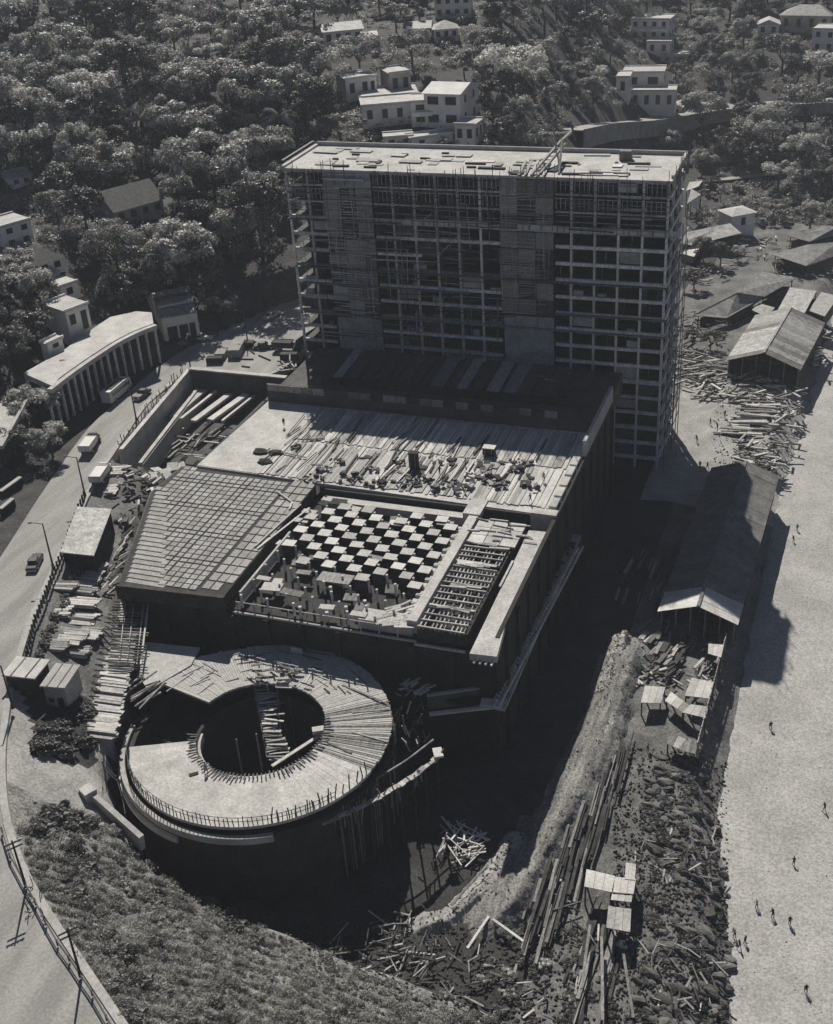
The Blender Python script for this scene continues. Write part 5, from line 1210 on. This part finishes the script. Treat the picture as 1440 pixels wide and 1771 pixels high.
bank('earth_bank', [(900,1425),(870,1470),(820,1540),(770,1585),(690,1600)], 4.0, 1.8, 'dirt_pale', '')
bank('earth_bank', [(1072,1092),(1052,1160),(1035,1225)], 3.6, 2.8, 'dirt_pale', '')
lt = P(985, 1420, 2); ltt = thing('timber_bundles', 'long dark timber lengths laid side by side along the earth bank', 'timber', lt)
for k in range(90):
    f_ = U(0, 1); px = np.interp(f_, [0, .4, 1], [1060, 1010, 930])+U(-22, 42); py = np.interp(f_, [0, .4, 1], [1270, 1400, 1560])+U(-20, 20)
    p = P(px, py, Z1+U(.3, 1.6)); L = U(4, 11); a = math.radians(U(250, 262)); bm_('length', random.choice(['timber_dark','timber_dark','timber_dark','timber']), ltt, p, p+Vector((math.cos(a)*L*.3+.1*L, math.sin(a)*L, U(-.3, .3))), U(.12, .4), U(.1, .25))
for k in range(26):
    px, py = U(990, 1075), U(1570, 1700); p = P(px, py, Z1+U(0, .6)); bm_('length', random.choice(['timber','timber_dark','timber_dark','timber']), ltt, p, p+Vector((U(-.4, .4), -U(3, 9), 0)), U(.2, .6), .2)
# heaps of sticks at the bottom
def sticks(label, px, py, n, r, L, z=1.0, mats=('timber_light','timber','timber_dark','timber','timber_dark')):
    p = P(px, py, z); t = thing('stick_heap', label, 'heap', p)
    for k in range(n):
        q = p+Vector((U(-r, r), U(-r, r), U(0, 1.2))); a = U(0, 6.28); l = L*U(.4, 1.1); v = Vector((math.cos(a), math.sin(a), U(-.25, .25)))*l/2
        bm_('stick', random.choice(mats), t, q-v, q+v, U(.07, .24), U(.06, .15))
sticks('bright tangle of sticks at the edge of the dark pit', 800, 1462, 46, 2.6, 4, 1.6, ('coffer','timber_light'))
sticks('ladder like frame heap at the foot of the dark pit', 668, 1605, 24, 2.6, 4)
sticks('splintered boards heap below the scrub slope tip', 600, 1650, 26, 3, 3.6, 2)
sticks('pale crossed boards heap in the rubble at bottom centre', 700, 1665, 40, 3.5, 3.2, 1.4)
sticks('broken boards scattered right of the bottom centre heap', 790, 1680, 30, 4, 2.4)
sticks('thin poles heap left of the lower huts', 985, 1590, 26, 4, 3.6)
sticks('dark stick scatter at the bottom edge centre', 900, 1740, 34, 6, 2.2, 1, ('timber','timber_dark','coffer'))
for k, (a, b, lb) in enumerate((((845,1585),(808,1640),'bright long plank leaning down from the earth bank'), ((852,1590),(905,1628),'bright long plank crossing to the right of the earth bank'), ((843,1495),(780,1565),'pale plank lying on the pale earth slope'), ((548,1656),(610,1690),'pale pole along the tip of the scrub slope'), ((1078,1650),(1095,1760),'long pale pole below the lower huts'), ((1020,1600),(1005,1710),'pale timber length left of the lower huts'), ((1040,1620),(1042,1765),'dark timber length below the lower huts'))):
    o = bm_('plank', 'coffer' if k < 2 else 'timber', None, P(*a, 2.2+.2*k), P(*b, 2.0+.2*k), .32, .16); tag(o, lb, 'plank')

# ------------------------------------------------------------------ boulders on the bank above the sand
RK = []
for k in range(9):
    bm = bmesh.new(); bmesh.ops.create_icosphere(bm, subdivisions=2, radius=1)
    pl = [(Vector((U(-1, 1), U(-1, 1), U(-.6, 1))).normalized(), U(.45, .8)) for _ in range(9)]
    for v in bm.verts:
        for n_, d_ in pl:
            e_ = v.co.dot(n_)-d_
            if e_ > 0: v.co -= n_*e_
        v.co *= U(.93, 1.07)
    for v in bm.verts: v.co.z *= .7
    me = bpy.data.meshes.new('boulder'); bm.to_mesh(me); bm.free(); me.materials.append(MATS['rock']); RK.append(me)
n_r = 0
while n_r < 290:
    py = U(1305, 1790); xl = np.interp(py, [1300, 1400, 1550, 1790], [1120, 1105, 1120, 1090]); xr = np.interp(py, [1300, 1400, 1550, 1700, 1790], [1215, 1228, 1262, 1262, 1235])
    px = xl+(xr-xl)*random.random()**.7
    p = P(px, py, .5); z = gz(p.x, p.y); p = P(px, py, z); s_ = U(.3, .95)*(1.3 if random.random() < .1 else 1)
    o = piece('boulder', None, None, Matrix.Translation((p.x, p.y, gz(p.x, p.y)+s_*.1))@Matrix.Rotation(U(-.75, -.1), 4, 'Z')@Matrix.Diagonal((s_*U(1.0, 2.0), s_*U(.7, 1.1), s_*U(.6, 1.2), 1)), random.choice(RK))
    tag(o, 'grey boulder in the rubble bank between yard and sand', 'boulder', 'boulders on the bank above the sand'); n_r += 1
sticks('driftwood and branches strewn over the boulder bank', 1170, 1480, 40, 5, 2.4, 1.2, ('timber','timber_dark','timber_light'))
sticks('branches strewn at the lower end of the boulder bank', 1180, 1680, 40, 5, 2.4, 1.0, ('timber','timber_dark','timber_light'))
# rubble as one mass
V = []; Fq = []
def rubble(n, fn, smin, smax):
    for k in range(n):
        p = fn(); s_ = U(smin, smax); b0 = len(V); pts = [(1,0,0),(-.5,.9,0),(-.5,-.9,.1),(.1,.1,.9),(0,0,-.5)]
        a = U(0, 6.28); ca, sa = math.cos(a), math.sin(a)
        for q in pts:
            j = U(.6, 1.3)*s_; V.append((p.x+(q[0]*ca-q[1]*sa)*j, p.y+(q[0]*sa+q[1]*ca)*j, p.z+q[2]*j))
        for f_ in ((0,1,3),(1,2,3),(2,0,3),(1,0,4),(2,1,4),(0,2,4)): Fq.append(tuple(b0+i for i in f_))
def rp1():
    py = U(1300, 1800); px = U(1060, 1262); p = P(px, py, .3); p.z = gz(p.x, p.y)+.05; return p
def rp2():
    px, py = U(520, 1060), U(1600, 1800); p = P(px, py, 1); p.z = gz(p.x, p.y)+.05; return p
def rp3():
    px, py = U(1235, 1385), U(600, 820); p = P(px, py, 1); p.z = gz(p.x, p.y)+.05; return p
rubble(3200, rp1, .08, .34); rubble(1600, rp2, .1, .4); rubble(900, rp3, .1, .3)
def rp4():
    p = P(U(1240, 1460), U(830, 1790), -1.9); p.z = -1.82
    if p.x < np.interp(p.y, [60,92,107,128,165,216], [-2,-3,-5,-8.5,-9,-8]): p.x += 8
    return p
rubble(420, rp4, .04, .13)
rubble(1300, lambda: random.choice(BANKPTS)+Vector((U(-.2, .2), U(-.2, .2), .02)), .05, .24)
o = bpy.data.objects.new('rubble', np_mesh('rubble', np.array(V), np.array(Fq), 'rock')); COL.objects.link(o); tag(o, 'loose stones and rubble strewn over the yard edges', 'rubble', kind='stuff')

# ------------------------------------------------------------------ people
def figure(pose):
    J = {'pel': (0,0,.95), 'chest': (0,0,1.32), 'neck': (0,0,1.5), 'head': (0,.03,1.62), 'top': (0,.03,1.74)}
    lean = {'stand': 0, 'walk': .06, 'bend': .5}[pose]
    for k in ('chest','neck','head','top'):
        z = J[k][2]-.95; J[k] = (J[k][0], J[k][1]+z*math.sin(lean), .95+z*math.cos(lean))
    sw = {'stand': .06, 'walk': .26, 'bend': .12}[pose]
    pts = [J['pel'], J['chest'], J['neck'], J['head'], J['top']]; ed = [(0,1),(1,2),(2,3),(3,4)]; rad = [.155,.165,.06,.095,.07]
    for s_, f_ in ((-1, 1), (1, -1)):
        n = len(pts); ch = J['chest']
        pts += [(s_*.1,0,.88),(s_*.11,f_*sw*.55+.03,.5),(s_*.12,f_*sw,.09),(s_*.12,f_*sw+.15,.04)]; rad += [.10,.068,.045,.04]; ed += [(0,n),(n,n+1),(n+1,n+2),(n+2,n+3)]
        m = len(pts); ay = -f_*sw*.7+(.25 if pose == 'bend' else 0)
        pts += [(s_*.2,ch[1],ch[2]+.07),(s_*.26,ch[1]+ay*.4,ch[2]-.22),(s_*.25,ch[1]+ay+.1,ch[2]-.44),(s_*.25,ch[1]+ay+.14,ch[2]-.55)]; rad += [.07,.05,.04,.042]; ed += [(1,m),(m,m+1),(m+1,m+2),(m+2,m+3)]
    me = bpy.data.meshes.new('person'); me.from_pydata(pts, ed, []); o = bpy.data.objects.new('person_tmp', me); COL.objects.link(o)
    md = o.modifiers.new('s', 'SKIN')
    for v, r in zip(me.skin_vertices[0].data, rad): v.radius = (r, r)
    me.skin_vertices[0].data[0].use_root = True
    o.modifiers.new('d', 'SUBSURF').levels = 1
    dg = bpy.context.evaluated_depsgraph_get(); m2 = bpy.data.meshes.new_from_object(o.evaluated_get(dg)); bpy.data.objects.remove(o)
    return m2
FIG = {}
for ps_ in ('stand', 'walk', 'bend'):
    for sh in ('cloth_dark', 'cloth_light'):
        m = figure(ps_); m.name = 'person'; m.materials.clear()
        for nm in ('cloth_dark', sh, 'skin', 'cloth_dark'): m.materials.append(MATS[nm])
        for p_ in m.polygons:
            z = p_.center.z; p_.material_index = 0 if z < .98 else 1; p_.use_smooth = True
            if ps_ != 'bend' and z > 1.5: p_.material_index = 2 if z < 1.66 else 3
            if abs(p_.center.x) > .2 and z < 1.02: p_.material_index = 2
        FIG[ps_, sh] = m
def person(px, py, z, label, pose='stand', sh='cloth_dark', rz=0.0, group=None, s_=1.0):
    p = P(px, py, z); zz = z
    o = bpy.data.objects.new('person', FIG[pose, sh]); COL.objects.link(o); o.location = (p.x, p.y, zz); o.rotation_euler.z = rz; o.scale = (s_, s_, s_); tag(o, label, 'person', group); return o
dk = ZD+.13
for (px, py, lb, po, sh, rz) in [(491,737,'person in dark clothes standing on the pale deck slab near the shadow','stand','cloth_dark',1),(917,868,'person standing at the right front edge of the boarded deck','walk','cloth_dark',2),(940,832,'person near the notched right edge of the deck','stand','cloth_light',.5),(760,822,'person in dark clothes right of the tall crate','bend','cloth_dark',0),(805,806,'person in light shirt among the deck clutter','stand','cloth_light',2),(880,915,'person in dark clothes on the small slab panels','walk','cloth_dark',1.5),(560,838,'person bending at the corner of the ribbed panel','bend','cloth_light',0),(655,822,'person walking on the boards left of the tall crate','walk','cloth_light',3)]:
    person(px, py, dk if (px, py) != (880,915) else ZD-.1, lb, po, sh, rz, 'workers on the podium deck')
person(357, 1338, zr(4.1)+.02, 'person walking alone on the pale ring of the spiral ramp', 'walk', 'cloth_light', 1)
for (px, py, lb, po, sh, rz) in [(1332,1262,'person walking on the sand below the tower shadow','walk','cloth_dark',.3),(1378,918,'person standing at the tip of the long shed shadow','stand','cloth_dark',0),(1372,938,'person with dark clothes close to the shed shadow edge','bend','cloth_dark',1),(1425,1402,'person near the right edge halfway down the sand','walk','cloth_dark',2),(1372,1497,'person crouching alone on the lower sand','bend','cloth_dark',0),(1308,1572,'left of the two people sitting on the lower sand','bend','cloth_light',.4),(1336,1588,'right of the two people sitting on the lower sand','bend','cloth_dark',.7),(1365,1600,'tall person standing right of the seated pair on the sand','stand','cloth_dark',0),(1288,1632,'upper person of the trio at the boulder bank','stand','cloth_dark',1),(1278,1640,'left person of the trio at the boulder bank','walk','cloth_dark',2),(1270,1622,'light shirted person of the trio at the boulder bank','bend','cloth_light',1),(1393,1718,'person walking near the bottom right corner of the sand','walk','cloth_dark',.2)]:
    person(px, py, -1.85, lb, po, sh, rz, 'people on the sand', U(.82, .95))
for (px, py, lb, po, sh, rz) in [(1210,810,'left of two people standing on the pale yard track','stand','cloth_dark',0),(1223,812,'right of two people standing on the pale yard track','walk','cloth_dark',1),(1240,745,'person beside the neat log row','stand','cloth_dark',2),(1228,735,'person left of the neat log row','walk','cloth_light',2),(1253,722,'person at the top of the pale yard track','stand','cloth_dark',1),(1205,765,'person at the tower right foot','bend','cloth_dark',1),(1120,1300,'person on the yard by the timber bundles','stand','cloth_light',1)]:
    p = P(px, py, 1); person(px, py, gz(p.x, p.y), lb, po, sh, rz, 'people in the yard')

# ------------------------------------------------------------------ vegetation
def leaf_quads(C3, Rr, n, size, up=.5, flat=.8, asp=.6):
    """n leaf quads scattered through clump spheres; C3 (k,3) centres, Rr (k,) radii"""
    k = len(C3); ci = rng.integers(0, k, n); d = rng.normal(size=(n, 3)); d /= np.linalg.norm(d, axis=1)[:, None]
    d[:, 2] = np.where(d[:, 2] < -.3, -d[:, 2], d[:, 2])
    r = Rr[ci]*(.55+.5*rng.random(n)); c = C3[ci]+d*r[:, None]*np.array([1, 1, flat])
    nr = d+rng.normal(size=(n, 3))*.55; nr[:, 2] += up; nr /= np.linalg.norm(nr, axis=1)[:, None]
    t = np.cross(nr, rng.normal(size=(n, 3))); t /= np.linalg.norm(t, axis=1)[:, None]; b = np.cross(nr, t)
    s_ = size*(.6+.8*rng.random(n))[:, None]; t = t*s_; b = b*s_*asp
    V = np.stack([c-t, c-b*.9, c+t, c+b*.9], 1).reshape(-1, 3); Fq = np.arange(n*4).reshape(n, 4); return V, Fq
def crown(i, R, Hh, nclump, nleaf, mat, size, shape='round'):
    cs = []; rr = []
    for k in range(nclump):
        a = U(0, 6.28); v = random.random(); ph = math.acos(1-1.15*v); ir = R*U(.55, 1.0)
        if shape == 'flat': z = Hh*.5*U(.3, .9)*(1-.3*abs(ir/R)); q = (ir*math.cos(a), ir*math.sin(a), z)
        else: q = (ir*math.sin(ph)*math.cos(a), ir*math.sin(ph)*math.sin(a), Hh*.5*math.cos(ph)*U(.8, 1.05))
        cs.append(q); rr.append(R*U(.2, .38))
    V, Fq = leaf_quads(np.array(cs), np.array(rr), nleaf, size)
    return np_mesh('crown', V, Fq, mat)
def palm_crown():
    V = []; Fq = []
    for k in range(26):
        a = U(0, 6.28); up = U(-.1, 1.3); L = U(2.6, 3.8); pp = Vector((0, 0, 0)); d = Vector((math.cos(a)*math.cos(up), math.sin(a)*math.cos(up), math.sin(up))); sd = Vector((-math.sin(a), math.cos(a), 0))
        for q in range(7):
            np_ = pp+d*L/7; d = (d+Vector((0, 0, -.24))).normalized(); w0 = .22*(1-abs(q/7-.4)); n0 = len(V)
            for s_ in (-1, 1):
                n0 = len(V); V += [tuple(pp), tuple(np_), tuple(np_+sd*s_*w0*1.4+Vector((0, 0, -.3))-d*.1), tuple(pp+sd*s_*w0*1.4+Vector((0, 0, -.3))-d*.1)]; Fq.append((n0, n0+1, n0+2, n0+3))
            pp = np_
    return np_mesh('crown', np.array(V), np.array(Fq), 'leaf')
CR = [crown(0, 5, 7, 30, 5200, 'leaf', .25), crown(1, 4.2, 6, 22, 4000, 'leaf', .24), crown(2, 6, 6, 34, 6000, 'leaf', .27, 'flat'), crown(3, 3.6, 8, 24, 4000, 'leaf_dark', .24), crown(4, 4.6, 6.5, 26, 4200, 'leaf_dark', .26), crown(5, 5.2, 5.5, 20, 4400, 'leaf_pale', .25, 'flat'), crown(6, 4, 5, 16, 3000, 'leaf', .28), palm_crown()]
def trunk_mesh(i):
    mb = MB(); mb.tube((0,0,-1.5), (U(-.3,.3),U(-.3,.3),3.6), .34, .22, 7)
    for k in range(5):
        a = U(0, 6.28); mb.tube((0,0,2.6+.2*k), (math.cos(a)*U(1.2, 2.6), math.sin(a)*U(1.2, 2.6), U(4.2, 6.4)), .16, .05, 5)
    return mb.mesh('trunk', 'bark')
TK = [trunk_mesh(i) for i in range(3)]
PT = MB().tube((0,0,-1), (.3,.1,2.6), .2, .16, 7).tube((.3,.1,2.6), (.15,0,5.3), .16, .12, 7).mesh('trunk', 'bark')
def tree(p, ci, sc, label, group, cat='tree', name='tree'):
    t = thing(name, label, cat, p, group); t.scale = (sc, sc, sc*U(.85, 1.15)); t.rotation_euler.z = U(0, 6.28)
    for nm, me, z in (('trunk', PT if ci == 7 else random.choice(TK), 0), ('crown', CR[ci], 5.2)):
        o = bpy.data.objects.new(nm, me); COL.objects.link(o); o.parent = t; o.location = (0, 0, z)
    return t
def blocked(px, py, m=0):
    if 470 < px < 1210 and py > 262-m: return True
    for (a, b, c, d) in HOUSE_BOX:
        if a-m < px < c+m and b-m < py < d+m: return True
    return False
def near_path(px, py):
    y1 = np.interp(px, [985,1040,1110,1180,1260,1340,1440], [238,226,222,208,196,190,186]); y2 = np.interp(px, [1205,1260,1330,1400,1445], [316,312,302,298,296])
    return (px > 975 and -30 < py-y1 < 26) or (px > 1190 and -4 < py-y2 < 8)
cnt = 0; tries = 0; placed = []
GRP = 'trees of the wooded hillside'
CRR = [5, 4.2, 6, 3.6, 4.6, 5.2, 4, 3.2]; CRH = [7, 6, 6, 8, 6.5, 5.5, 5, 2]
TDESC = ['broad round crowned tree', 'smaller round crowned tree', 'wide flat topped tree', 'tall narrow dark tree', 'dark bushy tree', 'pale flat topped tree', 'low sparse tree', 'slender palm with drooping fronds']
def region(px, py):
    if px > 1170 and py > 230: return 'on the low slope above the right hand sheds'
    if px > 980: return 'among the houses of the upper right hillside' if py < 190 else 'below the cliff road on the right'
    if px > 480: return 'near the top edge above the large villa' if py < 110 else 'beside the large villa behind the tower'
    if py < 120: return 'in the wood at the upper left corner' if px < 240 else 'in the wood along the top edge left of centre'
    if py < 290: return 'in the wood above the dark shingled house' if px < 300 else 'in the wood left of the large villa'
    return 'in the wood around the left hand houses' if px < 200 else 'in the wood between the dark shingled house and the tower'
while cnt < 300 and tries < 6000:
    tries += 1
    px, py = U(-30, 1460), U(-40, 560)
    if px > 1175 and py > 395: continue
    if px > 1190 and py > 330 and random.random() < .6: continue
    if blocked(px, py, 4) or near_path(px, py): continue
    if px > 330 and py > 470 and px < 520: continue
    mind = np.interp(py, [-40, 150, 560], [24, 30, 42])
    if any((px-a)**2+((py-b)*1.25)**2 < mind*mind for a, b in placed): continue
    p = G(px, py+10)
    if inside(np.array([p.x]), np.array([p.y]), road_R+road_L[::-1])[0] or inside(np.array([p.x]), np.array([p.y]), TERR)[0]: continue
    if p.y < 60: continue
    ci = random.choice([0,0,1,1,2,3,4,4,5,5,6,7]); sc = random.choice([U(.7, 1.1), U(1.0, 1.5), U(1.3, 2.0)])*(1.0 if px < 900 else .85)
    m_ = pxm(p); rx = CRR[ci]*sc*m_*.8; y_top = py+10-(5.2+CRH[ci]*.5)*sc*m_; hit = False
    for (a, b, c, d) in HOUSE_BOX:
        if px+rx > a and px-rx < c and y_top < d and py+10 > b+(d-b)*.5 and py+10 > d-6: hit = True
    if px+rx > 492 and px-rx < 1185 and y_top < 290 and False: hit = True
    if hit: continue
    placed.append((px, py))
    tree(p, ci, sc, f'{TDESC[ci]} {region(px, py)}', GRP); cnt += 1
for (px, py, ci, sc, lb) in [(60,750,0,1.1,'large dark tree overhanging the road below the pale terrace'),(30,800,4,.9,'dark tree at the left edge above the pale slab bars'),(92,790,1,.8,'small tree at the roadside left of the box truck'),(390,560,1,.5,'small bushy tree right of the gabled roadside building'),(372,545,6,.5,'tree close behind the gabled roadside building'),(20,560,3,1.1,'dark tall tree at the left edge below the tile roofed house'),(60,600,4,1.0,'dark broad tree left of the arcade house'),(20,640,0,1.0,'dark tree at the left edge beside the arcade terrace'),(75,545,4,.9,'dark tree between tile roofed house and arcade house'),(110,650,6,.4,'low bush tree on the arcade terrace edge')]:
    p = P(px, py, ZR) if py > 700 else G(px, py); tree(p, ci, sc, lb, 'trees near the road')
for (px, py, ci, sc, lb) in [(1215,455,4,.75,'dark bushy tree right of the tower below the long pale roof'),(1245,462,3,.7,'dark tree second right of the tower below the long pale roof'),(1200,500,4,.7,'dark bushy tree close to the tower right edge'),(1228,605,4,.5,'dark low tree above the tangled lumber'),(1196,600,3,.55,'dark narrow tree beside the tower right edge'),(1275,450,1,.5,'small tree left of the ridge roof'),(1345,470,6,.4,'small tree behind the ridge roof')]:
    p = P(px, py, 1); p.z = gz(p.x, p.y); tree(p, ci, sc, lb, 'trees around the right hand sheds')
# undergrowth over the whole hillside, one mass
cand = [(U(-40, 1480), U(-60, 600)) for k in range(7500)]
cand = [(a, b) for a, b in cand if not (blocked(a, b+6) or near_path(a, b) or (a > 1180 and b > 392) or (345 < a < 540 and b > 505))]
q3 = GA([c[0] for c in cand], [c[1] for c in cand], 80)
ok = ~(inside(q3[:, 0], q3[:, 1], road_R+road_L[::-1]) | inside(q3[:, 0], q3[:, 1], TERR) | (dpoly(q3[:, 0], q3[:, 1], ARC)[0] < 5)); q3 = q3[ok]
rr = .8+2.2*rng.random(len(q3))**1.5; q3[:, 2] += .2+.5*rng.random(len(q3)); cs = q3
V, Fq = leaf_quads(np.array(cs), np.array(rr), 330000, .25, .7)
o = bpy.data.objects.new('undergrowth', np_mesh('undergrowth', V, Fq, 'leaf')); COL.objects.link(o); tag(o, 'dense undergrowth filling the wooded hillside between the trees', 'undergrowth', kind='stuff')
# scrub on the slope at the lower left: mass of grass and low growth, and single bushes
sp = [xy(*q, 12) for q in [(40,1430),(110,1400),(150,1410),(240,1470),(330,1560),(480,1640),(560,1680),(760,1760),(900,1830),(200,1850),(190,1771),(120,1640),(60,1540)]]
cand = []
while len(cand) < 3000:
    px, py = U(30, 900), U(1395, 1840)
    lim = np.interp(px, [30,110,150,240,330,480,560,760,900], [1425,1400,1408,1462,1550,1625,1665,1740,1790])
    rl = np.interp(py, [1400,1530,1650,1771,1850], [30,58,136,215,270])
    if py < lim or px < rl: continue
    cand.append((px, py))
cs = GA([c[0] for c in cand], [c[1] for c in cand], 60); cs[:, 2] += .4*rng.random(len(cs))-.1; rr = .2+.8*rng.random(len(cs))**1.4
V, Fq = leaf_quads(np.array(cs), np.array(rr), 230000, .15, .3, 1.0, .3)
o = bpy.data.objects.new('scrub', np_mesh('scrub', V, Fq, 'scrub')); COL.objects.link(o); tag(o, 'rough grass and scrub covering the slope at the lower left', 'scrub', kind='stuff')
SB = [crown(7, 1.2, 1.6, 9, 520, 'scrub', .16), crown(8, 1.5, 1.5, 10, 600, 'leaf_dark', .18), crown(9, 1.0, 1.3, 7, 420, 'leaf', .16)]
k = 0
while k < 76:
    px, py = U(40, 880), U(1400, 1790); lim = np.interp(px, [30,110,150,240,330,480,560,760,900], [1425,1400,1408,1462,1550,1625,1665,1740,1790]); rl = np.interp(py, [1400,1530,1650,1771,1850], [36,66,146,225,280])
    if py < lim+4 or px < rl: continue
    p = G(px, py, 60); o = bpy.data.objects.new('bush', random.choice(SB)); COL.objects.link(o); o.location = p; s_ = U(.5, 1.2); o.scale = (s_*U(.8, 1.4), s_, s_*U(.6, 1)); o.rotation_euler.z = U(0, 6)
    tag(o, 'low bush growing in the scrub slope at the lower left', 'bush', 'bushes on the scrub slope'); k += 1
for (px, py, s_, m_, lb) in [(95,1425,1.8,1,'largest dark bush at the top of the scrub slope'),(125,1440,1.5,1,'dark bush beside the largest one at the slope top'),(70,1440,1.4,1,'dark bush left of the largest one at the slope top')]:
    p = G(px, py, 60); o = bpy.data.objects.new('bush', SB[m_]); COL.objects.link(o); o.location = p; o.scale = (s_, s_, s_); tag(o, lb, 'bush')
k = 0
while k < 108:       # weeds and bushes at the bottom and along the boulder bank
    px, py = [(U(560, 1060), U(1650, 1800)), (U(1095, 1250), U(1320, 1790)), (U(860, 1080), U(1600, 1800))][k % 3]; p = P(px, py, 1); p.z = gz(p.x, p.y)
    o = bpy.data.objects.new('bush', SB[1 if k % 3 else 2]); COL.objects.link(o); o.location = p; s_ = U(.4, 1.0); o.scale = (s_, s_, s_*.7); tag(o, 'low dark bush among the rubble near the bottom edge', 'bush', 'bushes in the rubble'); k += 1
for k in range(22):
    px, py = U(60, 160), U(1222, 1308); p = G(px, py, 60); o = bpy.data.objects.new('bush', SB[1]); COL.objects.link(o); o.location = p; s_ = U(.7, 1.2); o.scale = (s_, s_, s_); tag(o, 'dark bush in the hollow below the two site huts', 'bush', 'bushes below the huts')
for k in range(26):
    f_ = k/25; p = G(np.interp(f_, [0, .5, 1], [128, 88, 56])+U(2, 16), np.interp(f_, [0, .5, 1], [985, 1070, 1140])); o = bpy.data.objects.new('bush', SB[k % 3]); COL.objects.link(o); o.location = p; s_ = U(.35, .8); o.scale = (s_, s_, s_); tag(o, 'weedy bush along the road fence below the pale roofed shed', 'bush', 'weeds along the road fence')
k = 0
while k < 60:
    px, py = U(1195, 1440), U(318, 395); p = G(px, py)
    if near_path(px, py): continue
    o = bpy.data.objects.new('bush', SB[random.choice([0, 2, 2])]); COL.objects.link(o); o.location = p; s_ = U(1.2, 2.6); o.scale = (s_, s_, s_); tag(o, 'round bush on the low slope above the right hand sheds', 'bush', 'bushes above the sheds'); k += 1

# ------------------------------------------------------------------ haze
M_h = bpy.data.materials.new('haze'); M_h.use_nodes = True; n = M_h.node_tree.nodes; n.clear()
out = n.new('ShaderNodeOutputMaterial'); pv = n.new('ShaderNodeVolumePrincipled'); pv.inputs['Color'].default_value = (.9, .93, 1, 1); pv.inputs['Density'].default_value = HAZE if 'HAZE' in globals() else .0002
M_h.node_tree.links.new(pv.outputs[0], out.inputs['Volume'])
MATS['haze'] = M_h
HZ = True
if HZ:
    mb = MB().span(-1600, 1600, -700, 2300, -8, 135); o = mb.build('haze', 'haze'); stuff(o); tag(o, 'thin pale haze over the whole valley', 'haze')
